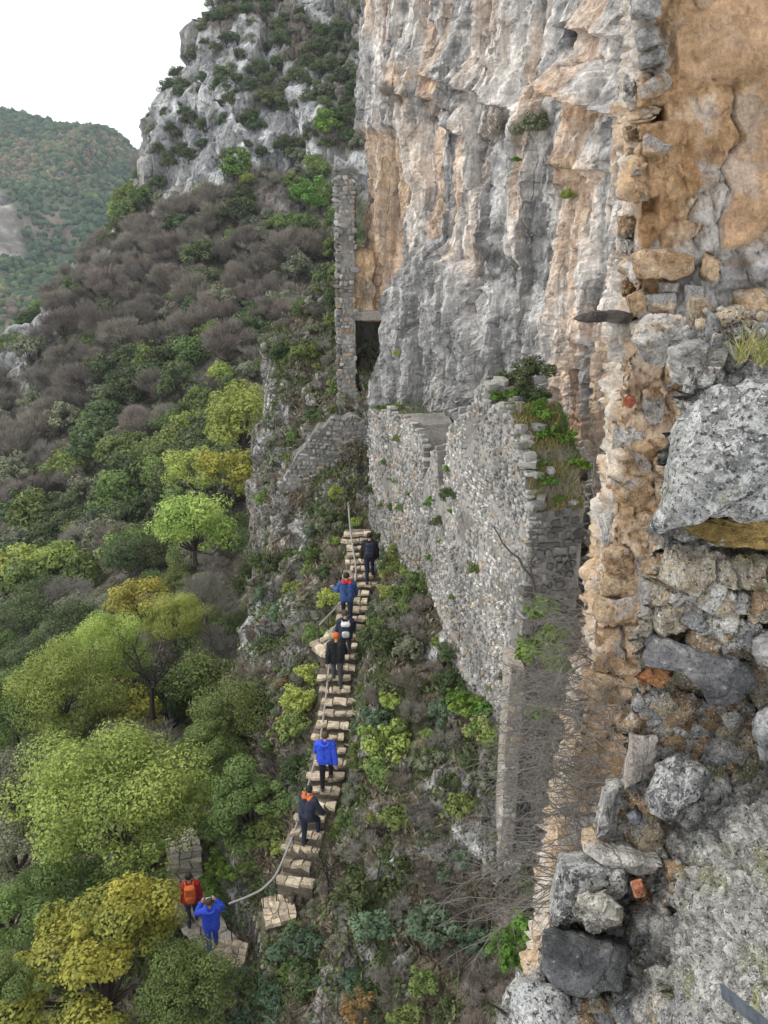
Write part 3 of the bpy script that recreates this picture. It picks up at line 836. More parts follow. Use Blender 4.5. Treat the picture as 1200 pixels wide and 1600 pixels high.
def rough_box(nm, x0, x1, y0, y1, z0, z1, mat, c0, c1, seed, parent, amp=.07):
    bm = bmesh.new(); bmesh.ops.create_cube(bm, size=1.0)
    bmesh.ops.subdivide_edges(bm, edges=bm.edges[:], cuts=9, use_grid_fill=True)
    V = np.array([v.co[:] for v in bm.verts]) * np.array([x1 - x0, y1 - y0, z1 - z0]) + np.array([(x0 + x1) / 2, (y0 + y1) / 2, (z0 + z1) / 2]); F = np.array([[v.index for v in f.verts] for f in bm.faces]); bm.free()
    V = V + amp * np.stack([fbm(V * 2.3 + o_, 3, seed=seed) for o_ in (0, 31, 67)], -1)
    return mk(nm, V - np.array(parent.location), F, mat, parent, col=mixc(c0, c1, sstep(-.3, .3, fbm(V * 1.7, 4, seed=seed + 3))))
rough_box('lintel', t_r[0] - .1, t_r[0] + 1.3, TY - .02, TY + 2.6, lz, lz + .35, M_STONE, (.20, .185, .165), (.33, .30, .26), 231, tower, .03)
rough_box('masonry_fill', t_r[0] - .12, t_r[0] + .75, TY + .12, TY + 2.5, lz + .3, lz + 2.6, M_CLIFF, (.30, .24, .17), (.52, .36, .21), 232, tower, .16)
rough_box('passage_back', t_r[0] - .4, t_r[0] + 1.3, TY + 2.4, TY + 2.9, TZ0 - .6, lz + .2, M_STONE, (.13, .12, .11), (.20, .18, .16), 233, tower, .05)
rough_box('door_sill', t_r[0] - .1, t_r[0] + .7, TY - .1, TY + 2.6, TZ0 - 1.0, TZ0 + .45, M_STONE, (.20, .17, .14), (.34, .30, .25), 234, tower, .08)
STONE_TONE = 1.0

# ------------------------------------------------------------------ staircase
stair = empty('stone_staircase', tuple(float(x) for x in STAIR[0]))
tag(stair, 'rough stone staircase climbing to the rubble walls', 'staircase')
NST = 33
cent = resample(STAIR, NST + 1)
def slab(poly, z0, z1, seed, tilt=(0, 0)):
    """Rough flat stone from a plan polygon, with a softened upper edge."""
    r = np.random.default_rng(seed)
    poly = np.asarray(poly, float); c = poly.mean(0); n = len(poly)
    rings = [(1.0, z0), (1.0, z1 - .018), (0.95, z1 + r.uniform(-.004, .004))]
    V = []
    for s, z in rings:
        for q in poly:
            w = c + (q - c) * s
            V.append((w[0], w[1], z + tilt[0] * (w[0] - c[0]) + tilt[1] * (w[1] - c[1])))
    V.append((c[0], c[1], z1 + .004))
    F = []
    for k in range(2):
        for i in range(n):
            F.append((k * n + i, k * n + (i + 1) % n, (k + 1) * n + (i + 1) % n, (k + 1) * n + i))
    for i in range(n): F.append((2 * n + i, 2 * n + (i + 1) % n, 3 * n))
    F.append(tuple(range(n - 1, -1, -1)))
    return np.array(V), F
sl0 = np.array(stair.location)
for i in range(NST):
    a, b = cent[i], cent[i + 1]
    tg = b - a; run = math.hypot(tg[0], tg[1]); tg2 = tg[:2] / run
    tg2 = tg2 * 0.6 + np.array([-.06, 1.0]) * 0.4; tg2 /= np.linalg.norm(tg2)
    sd = np.array([tg2[1], -tg2[0]])
    wid = rng.uniform(0.82, 1.15); off = rng.uniform(-.12, .12)
    depth = run + 0.05
    zt = b[2] - 0.02
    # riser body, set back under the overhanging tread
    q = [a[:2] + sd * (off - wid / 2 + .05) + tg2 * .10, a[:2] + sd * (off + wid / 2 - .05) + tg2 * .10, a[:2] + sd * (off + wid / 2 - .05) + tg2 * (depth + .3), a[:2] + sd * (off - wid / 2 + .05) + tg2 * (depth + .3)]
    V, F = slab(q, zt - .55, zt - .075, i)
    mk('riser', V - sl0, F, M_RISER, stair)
    nseg = int(rng.integers(3, 5))
    cuts = np.sort(np.concatenate([[-.5], (np.arange(1, nseg) / nseg - .5) + rng.uniform(-.08, .08, nseg - 1), [.5]]))
    for k in range(nseg):
        e0, e1 = cuts[k] * wid + off + .010, cuts[k + 1] * wid + off - .010
        f0, f1_ = rng.uniform(-.09, .09, 2)
        m0 = rng.uniform(-.06, .03)
        td = depth * rng.uniform(.44, .66)
        q = [a[:2] + sd * e0 + tg2 * f0, a[:2] + sd * (e0 + e1) / 2 + tg2 * m0, a[:2] + sd * e1 + tg2 * f1_, a[:2] + sd * (e1 + rng.uniform(-.02, .02)) + tg2 * (td * .5), a[:2] + sd * e1 + tg2 * (td + rng.uniform(-.05, .05)), a[:2] + sd * (e0 + rng.uniform(0, .03)) + tg2 * (td + rng.uniform(-.05, .05))]
        V, F = slab(q, zt - .085, zt + rng.uniform(-.03, .02), i * 7 + k, (rng.uniform(-.07, .07), rng.uniform(-.07, .07)))
        mk('tread_stone', V - sl0, F, M_TREAD, stair)

def paving(parent, line, width, cell, mat, z_off=0.0):
    line = resample(line, 60)
    d = np.concatenate([[0], np.cumsum(np.linalg.norm(np.diff(line, axis=0), axis=1))])
    Lt = d[-1]; nl = max(2, int(Lt / cell)); nw = max(2, int(width / cell))
    J = rng.uniform(-.30, .30, (nl + 1, nw + 1, 2)) * cell
    J[:, 0, 1] *= .6; J[:, -1, 1] *= .6
    pts = np.zeros((nl + 1, nw + 1, 3))
    for i in range(nl + 1):
        for j in range(nw + 1):
            s = np.clip(i / nl * Lt + J[i, j, 0], 0, Lt); w = (j / nw - .5) * width + J[i, j, 1]
            c = np.array([np.interp(s, d, line[:, k]) for k in range(3)])
            k = min(int(s / Lt * 58), 58); tg = line[k + 1] - line[k]; tg2 = tg[:2] / np.linalg.norm(tg[:2])
            pts[i, j] = (*(c[:2] + np.array([tg2[1], -tg2[0]]) * w), c[2])
    lo = np.array(parent.location) if parent else np.zeros(3)
    for i in range(nl):
        for j in range(nw):
            q = np.array([pts[i, j], pts[i, j + 1], (pts[i, j + 1] + pts[i + 1, j + 1]) / 2 + rng.uniform(-.03, .03, 3), pts[i + 1, j + 1], pts[i + 1, j], (pts[i + 1, j] + pts[i, j]) / 2 + rng.uniform(-.03, .03, 3)])
            c = q.mean(0); q2 = c + (q - c) * .93
            V, F = slab(q2[:, :2], -.12, 0.0, i * 31 + j)
            # follow the slope of the ground
            n = 6
            zz_ = q2[:, 2]
            for r in range(3): V[r * n:(r + 1) * n, 2] += zz_ + z_off
            V[-1, 2] += zz_.mean() + z_off
            V[:, 2] += rng.uniform(-.02, .02)
            mk('flagstone', V - lo, F, mat, parent)

path = mk('path', *tube(resample(PATH, 30) - np.array([0, 0, .32]), .3, 6), M_RISER)
tag(path, kind='structure')
paving(path, PATH, 1.05, 0.27, M_PAVE, 0.0)
landing = mk('landing', *tube(resample(LANDING, 20) - np.array([0, 0, .30]), .26, 6), M_RISER)
tag(landing, kind='structure')
paving(landing, LANDING, 1.0, 0.19, M_TREAD, 0.0)
landing2 = mk('landing', *tube(resample(LANDING2, 12) - np.array([0, 0, .30]), .26, 6), M_RISER)
tag(landing2, kind='structure')
paving(landing2, LANDING2, .8, 0.2, M_TREAD, 0.0)
TERR = np.array([P(492, 1014, 28.0), P(512, 1006, 28.2), P(535, 985, 28.5)])
terrace = mk('terrace', *tube(resample(TERR, 10) - np.array([0, 0, .45]), .42, 6), M_RISER)
tag(terrace, kind='structure')
paving(terrace, TERR, .9, 0.28, M_TREAD)

# ------------------------------------------------------------------ handrails
M_RAIL = plain_mat('weathered_rail', (0.33, 0.31, 0.29), 0.7, 0.0)
M_POST = plain_mat('rusty_post', (0.06, 0.05, 0.045), 0.7, 0.3)
def handrail(pts_px, label, posts):
    pts = np.array([P(*p) for p in pts_px])
    g = pts[0].copy(); g[2] = ground_z1(g[0], g[1])
    t = empty('handrail', tuple(float(x) for x in g))
    tag(t, label, 'handrail', None)
    rp = resample(pts, 4 * len(pts))
    rp[1:-1] = (rp[:-2] + rp[1:-1] * 2 + rp[2:]) / 4
    V, F = tube(rp, .030, 8); mk('rail', V - g, F, M_RAIL, t, smooth=True)
    for k in posts:
        p = pts[k]; zg = min(ground_z1(p[0], p[1]) - .05, p[2] - .75)
        V, F = tube([p, (p + np.array([p[0], p[1], zg])) / 2, (p[0], p[1], max(zg, p[2] - 1.25))], .016, 6)
        mk('post', V - g, F, M_POST, t, smooth=True)
handrail([(544, 785, 33.2), (547, 825, 32.2), (552, 860, 31.2), (556, 885, 30.5), (556, 905, 29.9), (551, 922, 29.4)], 'grey handrail along the topmost flight of steps', [0, 1, 3, 5])
handrail([(532, 942, 29.0), (513, 962, 28.5), (498, 978, 28.1)], 'short grey handrail at the edge of the small terrace', [1, 2])
handrail([(515, 1030, 27.1), (512, 1065, 26.6), (508, 1100, 26.1), (503, 1140, 25.4), (497, 1170, 25.0), (488, 1205, 24.5), (478, 1240, 24.1), (468, 1275, 23.8), (458, 1305, 23.5), (443, 1342, 23.2),
          (430, 1370, 23.0), (410, 1390, 22.9), (385, 1402, 22.95), (358, 1412, 23.1)], 'long grey handrail curving down the lower flight of steps', [0, 2, 4, 6, 8, 10, 11, 13])

# ------------------------------------------------------------------ trees and shrubs
def crown_mesh(name, kind, n_clump, n_leaf, R, leaf, seed, low=-0.35, twig=False, shell=0.55):
    r = np.random.default_rng(seed)
    dirs = r.normal(size=(n_clump * 3, 3)); dirs /= np.linalg.norm(dirs, axis=1, keepdims=True)
    dirs = dirs[dirs[:, 2] > low][:n_clump]
    lump = 1 + .26 * vnoise(dirs * 1.5 + seed * 3.3, seed)[:, None] + .12 * vnoise(dirs * 4 + seed, seed)[:, None]
    cen = dirs * (shell + (0.95 - shell) * r.random((len(dirs), 1))) * np.array(R) * lump
    cr = (.12 + .30 * r.random(len(cen)) ** 1.2) * min(R) * (1.0 if n_clump < 60 else .82)
    w = cr ** 2; w /= w.sum()
    k = r.choice(len(cen), n_leaf, p=w)
    d = r.normal(size=(n_leaf, 3)); d /= np.linalg.norm(d, axis=1, keepdims=True)
    rad = cr[k] * (0.45 + 0.60 * r.random(n_leaf) ** 0.4)
    c = cen[k] + d * rad[:, None] * np.array([1.1, 1.1, .8])
    if twig:
        ax = d * 0.7 + dirs[k] * .5 + np.array([0, 0, .5]) + r.normal(scale=.35, size=(n_leaf, 3))
        ax /= np.linalg.norm(ax, axis=1, keepdims=True)
        si = np.cross(ax, r.normal(size=(n_leaf, 3))); si /= np.linalg.norm(si, axis=1, keepdims=True)
        ln = leaf * r.uniform(5, 16, (n_leaf, 1)); wd = leaf * r.uniform(.16, .42, (n_leaf, 1))
    else:
        nn = d * 1.1 + np.array([0, 0, .45]) + r.normal(scale=.42, size=(n_leaf, 3)); nn /= np.linalg.norm(nn, axis=1, keepdims=True)
        ax = np.cross(nn, r.normal(size=(n_leaf, 3))); ax /= np.linalg.norm(ax, axis=1, keepdims=True)
        si = np.cross(nn, ax)
        ln = leaf * r.uniform(.45, 1.6, (n_leaf, 1)); wd = ln * r.uniform(.28, .42, (n_leaf, 1))
    V = np.stack([c - ax * ln * .5, c + si * wd, c + ax * ln * .5, c - si * wd], 1).reshape(-1, 3)
    F = np.arange(n_leaf * 4).reshape(-1, 4)
    cv = r.random(len(cen))
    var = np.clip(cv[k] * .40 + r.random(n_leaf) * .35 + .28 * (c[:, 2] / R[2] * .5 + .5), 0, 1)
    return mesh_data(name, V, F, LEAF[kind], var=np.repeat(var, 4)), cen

def limb_mesh(name, cen, base, seed, r0=.12, mat=None, n=9, sub=0, top=0.0):
    r = np.random.default_rng(seed + 500)
    acc = Acc()
    base = np.asarray(base, float)
    fork = np.array([0, 0, top]) + base * .25
    m = (base + fork) / 2 + r.uniform(-.12, .12, 3) * np.linalg.norm(fork - base) * np.array([1, 1, 0])
    acc.add(*tube([base, m, fork], [r0 * 1.3, r0, r0 * .8], 6))
    for c in cen[:n]:
        mid = fork + (c - fork) * .5 + r.normal(scale=.10, size=3) * np.linalg.norm(c - fork)
        acc.add(*tube([fork, mid, c], [r0 * .65, r0 * .35, r0 * .10], 5))
        for _ in range(sub):
            e = c + r.normal(size=3) * .30 * np.linalg.norm(c - fork)
            acc.add(*tube([mid + (c - mid) * r.random(), (c + e) / 2 + r.normal(scale=.05, size=3), e], [r0 * .2, r0 * .12, r0 * .05], 4))
    return mesh_data(name, np.concatenate(acc.V), np.concatenate(acc.F), mat or M_BARK)

TREE_KINDS = {}
def tree_kind(key, kind, n_clump, n_leaf, R, leaf, twig=False, mat=None, variants=2, low=-.35, sub=0, n=9, r0=.12, drop=1.1):
    L = []
    for v in range(variants):
        sd = abs(hash(key)) % 1 + sum(map(ord, key)) * 13 + v * 101
        cm, cen = crown_mesh('crown', kind, n_clump, n_leaf, R, leaf, sd, low, twig)
        tm = limb_mesh('trunk', cen, (0, 0, -R[2] * drop), sd, r0, mat, n, sub, -R[2] * .45)
        L.append((cm, tm))
    TREE_KINDS[key] = (L, R, drop)
# far ones (unit about 2 m radius)
tree_kind('far_dark', 'dark', 44, 3000, (2.1, 2.1, 1.8), .23, variants=4)
tree_kind('far_mid', 'mid', 44, 3000, (2.0, 2.0, 1.8), .23, variants=4)
tree_kind('far_olive', 'olive', 44, 3000, (1.9, 1.9, 1.6), .23, variants=4)
tree_kind('far_lime', 'lime', 44, 3000, (1.9, 1.9, 1.8), .23, variants=4)
tree_kind('far_yellow', 'yellow', 22, 1200, (1.7, 1.7, 1.6), .28)
tree_kind('far_bare', 'bare', 34, 4200, (2.2, 2.2, 1.9), .075, twig=True, variants=5, sub=2)
tree_kind('far_rust', 'bare', 34, 3600, (1.9, 1.9, 1.6), .085, twig=True, variants=3, sub=2)
tree_kind('far_grey', 'grey', 24, 1900, (1.8, 1.8, 1.6), .06, twig=True, sub=1, mat=M_GREYBARK)
tree_kind('far_bright', 'bright', 24, 1300, (1.8, 1.8, 1.9), .30)
# mid-distance ones, finer leaf
tree_kind('mid_dark', 'dark', 58, 9500, (2.0, 2.0, 1.8), .115, variants=3, n=14, sub=1)
tree_kind('mid_mid', 'mid', 58, 9500, (2.0, 2.0, 1.8), .115, variants=3, n=14, sub=1)
tree_kind('mid_lime', 'lime', 58, 9500, (2.0, 2.0, 1.8), .115, variants=3, n=14, sub=1)
tree_kind('mid_olive', 'olive', 58, 9500, (2.0, 2.0, 1.7), .115, variants=3, n=14, sub=1)
tree_kind('mid_yellow', 'yellow', 28, 4200, (1.8, 1.8, 1.6), .15)
tree_kind('mid_grey', 'grey', 28, 4200, (1.9, 1.9, 1.6), .035, twig=True, sub=2, mat=M_GREYBARK)
# near ones
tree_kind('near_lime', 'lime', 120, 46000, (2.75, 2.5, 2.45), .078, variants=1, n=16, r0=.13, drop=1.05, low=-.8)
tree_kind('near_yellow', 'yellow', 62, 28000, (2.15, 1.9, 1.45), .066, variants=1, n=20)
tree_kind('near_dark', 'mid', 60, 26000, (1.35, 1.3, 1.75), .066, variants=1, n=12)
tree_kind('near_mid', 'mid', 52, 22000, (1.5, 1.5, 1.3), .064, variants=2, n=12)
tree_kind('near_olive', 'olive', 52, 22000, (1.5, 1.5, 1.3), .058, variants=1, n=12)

tree_n = 0
def plant_tree(key, x, y, zc, scale, label, group, name, rot=None, rise=None):
    """Crown centre at height zc; the trunk reaches down to the ground."""
    global tree_n
    L, R, drop = TREE_KINDS[key]
    cm, tm = L[tree_n % len(L)]; tree_n += 1
    zb = zc - R[2] * drop * scale
    t = empty(name, (x, y, zb)); t.rotation_euler = (0, 0, rot if rot is not None else rng.uniform(0, 6.28))
    for nm, me in (('trunk', tm), ('crown', cm)):
        o = link(nm, me, t); o.location = (0, 0, R[2] * drop * scale)
        o.scale = (scale, scale, scale * rng.uniform(.88, 1.08))
    tag(t, label, 'tree', group)
    return t

def on_hill(u, v, D):
    p = P(u, v, D); return p

FAR_LABEL = {
    'far_dark': ('evergreen_tree', 'dark evergreen tree on the wooded hillside below the far crag', 'dark evergreens of the far hillside'),
    'far_mid': ('leafy_tree', 'mid green bushy tree on the wooded hillside below the far crag', 'mid green trees of the far hillside'),
    'far_olive': ('olive_tree', 'greyish olive green tree on the wooded hillside', 'olive green trees of the far hillside'),
    'far_lime': ('leafy_tree', 'yellowish green tree among darker trees on the hillside', 'yellowish green trees of the far hillside'),
    'far_yellow': ('autumn_tree', 'small yellow autumn tree among green trees on the hillside', 'yellow trees of the far hillside'),
    'far_bare': ('bare_tree', 'leafless brown tree on the far hillside below the crag', 'leafless brown trees of the far hillside'),
    'far_rust': ('bare_tree', '', ''),
    'far_grey': ('bare_tree', 'leafless pale grey tree on the hillside', 'leafless grey trees of the hillside'),
    'far_bright': ('leafy_tree', 'bright green tree standing out at the foot of the far crag', 'bright green trees of the far crag'),
    'mid_dark': ('evergreen_tree', 'dark evergreen tree in the valley left of the rock rib', 'dark evergreens of the valley'),
    'mid_mid': ('leafy_tree', 'mid green leafy tree in the valley left of the rock rib', 'mid green trees of the valley'),
    'mid_lime': ('leafy_tree', 'yellowish green leafy tree in the valley left of the rock rib', 'yellowish green trees of the valley'),
    'mid_olive': ('olive_tree', 'greyish olive green tree in the valley left of the rock rib', 'olive green trees of the valley'),
    'mid_yellow': ('autumn_tree', 'golden yellow autumn tree in the valley left of the rock rib', 'yellow trees of the valley'),
    'mid_grey': ('bare_tree', 'leafless grey twiggy tree in the valley left of the rock rib', 'leafless grey trees of the valley'),
}
# scatter over the hillside
placed = []
BROWN = [(95, 430), (210, 350), (330, 300), (450, 300), (500, 400), (430, 520), (300, 530), (180, 560), (130, 640), (60, 800), (-40, 900), (-40, 640), (20, 600), (60, 520)]
def try_far(x, y, rmin):
    for (a, b, r) in placed:
        if (a - x) ** 2 + (b - y) ** 2 < (r + rmin) ** 2 * .30: return False
    return True
n_far = 0
KCOUNT = {}
order = rng.permutation(9000)
candx = rng.uniform(-58, 2, 9000); candy = 27 + (162 - 27) * rng.random(9000) ** 0.8
for k in order:
    x, y = candx[k], candy[k]
    if x > -5.8 and y < 49: continue
    if x > -6.6 and y < 40: continue
    z = hill_at(x, y) if not (x > -15.5 and y < 48) else ground_z1(x, y)
    u, v, zc = proj(np.array([x, y, z + 2]))
    if not (-70 < u < 585 and -60 < v < 1180): continue
    if u > 560 and v > 100: continue
    rock = hill_at(x, y, HILL_ROCK)
    clump = float(vnoise(np.array([[x * .11, y * .11, z * .11]]), 305)[0])
    if rock > 0.5 and (y > 100) and clump < -.08 and v > 80: continue
    size = (rng.uniform(.75, 1.25) if y > 60 else rng.uniform(.55, 1.0))
    if v < 300: size *= rng.uniform(.45, .75)
    if not try_far(x, y, 2.0 * size): continue
    far = y > 60
    r = rng.random()
    inb = float(poly_sd(np.array([float(u)]), np.array([float(v)]), BROWN)[0]) + 30 * float(vnoise(np.array([[x * .12, y * .12, 0.]]), 301)[0])
    if far:
        if v < 240: key = 'far_dark' if r < .75 else 'far_olive'
        elif inb > 0: key = 'far_bare' if r < .46 else 'far_rust' if r < .62 else 'far_grey' if r < .69 else 'far_dark' if r < .80 else 'far_mid' if r < .88 else 'far_olive'
        else: key = 'far_dark' if r < .30 else 'far_mid' if r < .58 else 'far_olive' if r < .76 else 'far_lime' if r < .84 else 'far_grey' if r < .92 else 'far_bare'
    else:
        key = 'mid_dark' if r < .24 else 'mid_mid' if r < .54 else 'mid_lime' if r < .66 else 'mid_olive' if r < .88 else 'mid_grey' if r < .97 else 'mid_yellow'
    placed.append((x, y, 2.0 * size))
    nm, lb, gp = FAR_LABEL[key]
    big = 'large' if size > (1.05 if far else .85) else 'small' if size < (.8 if far else .65) else 'mid-sized'
    if far:
        if v < 250: big = 'low' if size < .45 else 'compact' if size < .6 else 'tall'
        where = ('crowning the top of the far crag' if v < 85 else 'on the far crag where it meets the great cliff' if (v < 250 and u > 450) else 'on the skyline edge of the far crag' if (v < 250 and u < 320) else 'in the middle of the rock of the far crag' if v < 250 else 'at the foot of the far crag' if v < 340 else 'beside the pale rock knob of the far slope' if (u < 150 and v < 640) else
                 'on the far slope behind the tower wall' if u > 400 else 'high on the far slope under the crag' if v < 470 else 'half way down the far slope' if v < 640 else 'at the bottom of the far slope')
    else:
        where = 'in the valley against the rock rib' if u > 300 else 'in the valley behind the large round tree' if v > 900 else 'in the valley at the foot of the far slope'
    look = {'dark': 'dark evergreen tree', 'mid': 'mid green leafy tree', 'olive': 'greyish olive green tree', 'lime': 'yellowish green tree', 'yellow': 'golden autumn tree', 'bare': 'leafless brown tree', 'grey': 'leafless pale grey tree', 'rust': 'leafless reddish brown tree'}[key.split('_')[1]]
    lb = big + ' ' + look + ' ' + where; gp = look + 's ' + where
    plant_tree(key, x, y, z + TREE_KINDS[key][1][2] * 1.0 * size, size, lb, gp, nm)
    n_far += 1
    if n_far >= 640: break

def tree_at(key, u, v, D, scale, label, name, group=None):
    p = P(u, v, D)
    return plant_tree(key, p[0], p[1], p[2], scale, label, group, name)
tree_at('far_bright', 369, 258, 119, 1.15, 'bright green slender tree against the pale far crag', 'leafy_tree')
tree_at('far_bright', 512, 196, 122, 1.3, 'bright green bush high on the far crag beside the great cliff', 'leafy_tree')
tree_at('far_bright', 480, 305, 108, 1.2, 'fresh green tree at the foot of the far crag near the tower', 'leafy_tree')
tree_at('far_grey', 343, 22, 141, 1.1, 'small airy tree alone on the skyline of the far crag', 'skyline_tree')
tree_at('mid_yellow', 362, 742, 56, 1.15, 'golden yellow autumn tree close to the edge of the rock rib', 'autumn_tree')
tree_at('mid_lime', 305, 738, 60, 1.0, 'pale yellow green tree next to the golden autumn tree', 'leafy_tree')
tree_at('mid_lime', 378, 660, 62, 1.5, 'tall yellow green tree beside the pale rock face of the rib', 'leafy_tree')
tree_at('mid_lime', 300, 820, 50, 1.2, 'broad yellow green tree below the golden autumn tree', 'leafy_tree')
tree_at('mid_yellow', 215, 945, 43, .75, 'small straw yellow tree with a pale thin trunk', 'autumn_tree')
tree_at('near_lime', 270, 965, 42, .55, 'yellow green tree above the dark leafless tree', 'leafy_tree')
tree_at('mid_grey', 320, 935, 44, .85, 'grey leafless bush near the foot of the rock rib', 'bare_tree')
tree_at('near_lime', 95, 1080, 35, .78, 'broad yellow green tree behind the big round tree', 'leafy_tree')
tree_at('near_lime', 165, 1010, 39, .66, 'rusty green tree left of the dark leafless tree', 'leafy_tree')
tree_at('near_mid', 15, 1105, 35, 1.1, 'green tree behind the grey olive bush', 'leafy_tree')
tree_at('near_lime', 176, 1248, 25.6, .98, 'large round yellow green tree beside the paved path', 'round_tree')
tree_at('near_dark', 392, 1270, 25.6, 1.0, 'dark green tree with a leafy top between path and staircase', 'evergreen_tree')
tree_at('near_mid', 330, 1170, 29.0, .8, 'mid green tree behind the dark tree by the staircase', 'leafy_tree')
tree_at('near_mid', 372, 1120, 30.0, 1.0, 'rounded green tree at the foot of the rock rib', 'leafy_tree')
ty_ = tree_at('near_yellow', 160, 1520, 20.8, 1.0, 'low golden yellow leafy tree below the people on the path', 'autumn_tree')
for o in ty_.children: o.scale = (1.42, 1.2, 1.08)
tree_at('near_olive', 28, 1235, 27.5, 1.05, 'grey green olive bush left of the large round tree', 'olive_tree')
tree_at('near_olive', 20, 1330, 25.5, .85, 'dusky olive bush below the grey green olive bush', 'olive_tree')
tree_at('near_mid', 95, 1405, 23.8, .85, 'green bush under the left side of the large round tree', 'leafy_tree')
tree_at('near_mid', 20, 1440, 22.5, .8, 'green bush beside the golden yellow tree', 'leafy_tree')
tree_at('near_mid', 285, 1545, 20.2, .75, 'green bush at the right foot of the golden yellow tree', 'leafy_tree')
tree_at('near_dark', 30, 1560, 20.0, .7, 'dark bush below the golden yellow tree', 'evergreen_tree')

# dark leafless tree and other bare trunks
def bare_tree(base, height, seed, label, mat, spread=.5, n=6, name='bare_tree', r0=.06, twigs=5):
    r = np.random.default_rng(seed)
    t = empty(name, tuple(float(q) for q in base)); tag(t, label, 'tree')
    acc = Acc(); acc2 = Acc()
    fork = np.array([r.uniform(-.1, .1), r.uniform(-.1, .1), height * .3])
    acc.add(*tube([(0, 0, -.3), fork * .5 + r.uniform(-.04, .04, 3), fork], [r0 * 1.3, r0, r0 * .9], 6))
    for k in range(n):
        a = r.uniform(0, 6.28); e = np.array([math.cos(a) * spread * height * r.uniform(.4, 1), math.sin(a) * spread * height * r.uniform(.3, .8), height * r.uniform(.65, 1.0)])
        m1 = fork + (e - fork) * .35 + r.normal(scale=.07, size=3) * height; m2 = fork + (e - fork) * .7 + r.normal(scale=.06, size=3) * height
        acc2.add(*tube([fork, m1, m2, e], [r0 * .6, r0 * .42, r0 * .28, r0 * .10], 5))
        for _ in range(twigs):
            q = m1 + (e - m1) * r.random(); w = q + r.normal(size=3) * .16 * height + np.array([0, 0, .08 * height])
            acc2.add(*tube([q, (q + w) / 2 + r.normal(scale=.02, size=3) * height, w], [r0 * .2, r0 * .13, r0 * .05], 4))
    mk('trunk', np.concatenate(acc.V), np.concatenate(acc.F), mat, t); mk('branches', np.concatenate(acc2.V), np.concatenate(acc2.F), mat, t)
    return t
bare_tree(P(238, 1112, 33.0), 3.4, 5, 'dark leafless tree with bare branches behind the big round tree', M_DARKBARK, .55, 7, r0=.09, twigs=7)
bare_tree(P(516, 1418, 22.0), 2.2, 8, 'small bare sapling at the right of the lowest steps', M_DARKBARK, .3, 6, name='bare_sapling', r0=.03, twigs=9)
bare_tree(P(505, 455, 43.0), 1.8, 9, 'dead dark branch leaning out beside the tower wall', M_DARKBARK, .9, 4, name='dead_tree', r0=.07, twigs=4)
bare_tree(P(405, 770, 40.0), 1.6, 12, 'dead dark snag on the edge of the rock rib', M_DARKBARK, .9, 4, name='dead_tree', r0=.05, twigs=4)

# shrubs of the near slope
SHRUB = {}
def shrub_kind(key, kind, n, R, leaf, twig=False, variants=3):
    SHRUB[key] = [crown_mesh('shrub', kind, 34, int(n * 1.7), R, leaf * .78, sum(map(ord, key)) * 7 + v * 31, low=-.15, twig=twig, shell=.35)[0] for v in range(variants)]
shrub_kind('green', 'mid', 1500, (.55, .55, .45), .085)
shrub_kind('dark', 'dark', 1500, (.6, .6, .5), .08)
shrub_kind('olive', 'olive', 1500, (.55, .55, .42), .075)
shrub_kind('lime', 'lime', 1300, (.5, .5, .42), .075)
shrub_kind('blue', 'blue', 1500, (.55, .55, .40), .085)
shrub_kind('dry', 'bare', 1300, (.6, .6, .45), .022, twig=True)
shrub_kind('straw', 'grey', 1300, (.55, .55, .40), .020, twig=True)
shrub_kind('herb', 'bright', 700, (.35, .35, .22), .07)
shrub_kind('rust', 'rust', 900, (.5, .5, .4), .07)
SHRUB_LABEL = {
    'green': ('shrub', 'mid green leafy shrub on the rocky slope around the staircase', 'shrub', 'green shrubs of the slope'),
    'dark': ('shrub', 'dark green shrub on the rocky slope around the staircase', 'shrub', 'dark shrubs of the slope'),
    'olive': ('shrub', 'greyish olive shrub on the rocky slope around the staircase', 'shrub', 'olive shrubs of the slope'),
    'lime': ('shrub', 'yellow green shrub on the rocky slope around the staircase', 'shrub', 'yellow green shrubs of the slope'),
    'blue': ('spurge_bush', 'blue green spurge bush on the rocky slope around the staircase', 'shrub', 'spurge bushes of the slope'),
    'dry': ('dry_shrub', 'brown dry twiggy shrub on the rocky slope around the staircase', 'shrub', 'dry brown shrubs of the slope'),
    'straw': ('dry_shrub', 'straw grey dry shrub on the rocky slope around the staircase', 'shrub', 'dry grey shrubs of the slope'),
    'herb': ('herb', 'low bright green herb on the rocky slope around the staircase', 'plant', 'bright green herbs of the slope'),
    'rust': ('rusty_shrub', 'rust coloured shrub on the rocky slope', 'shrub', 'rusty shrubs of the slope'),
}
sh_n = 0
def shrub(key, p, s, label=None, flat=1.0, group=True):
    global sh_n
    me = SHRUB[key][sh_n % len(SHRUB[key])]; sh_n += 1
    nm, lb, ct, gp = SHRUB_LABEL[key]
    o = link(nm, me); o.location = (p[0], p[1], p[2] + .22 * s); o.rotation_euler = (rng.uniform(-.2, .2), rng.uniform(-.2, .2), rng.uniform(0, 6.28)); o.scale = (s, s, s * flat)
    tag(o, label or lb, ct, None if label else gp)
    return o
taken = []
cx_ = rng.uniform(-6.5, 4.5, 9000); cy_ = rng.uniform(12.5, 46, 9000)
dts, _ = track_dist(cx_, cy_); czs = ground_z(cx_, cy_)
gz_e = ground_z(cx_ + .3, cy_); gz_n = ground_z(cx_, cy_ + .3)
n_sh = 0
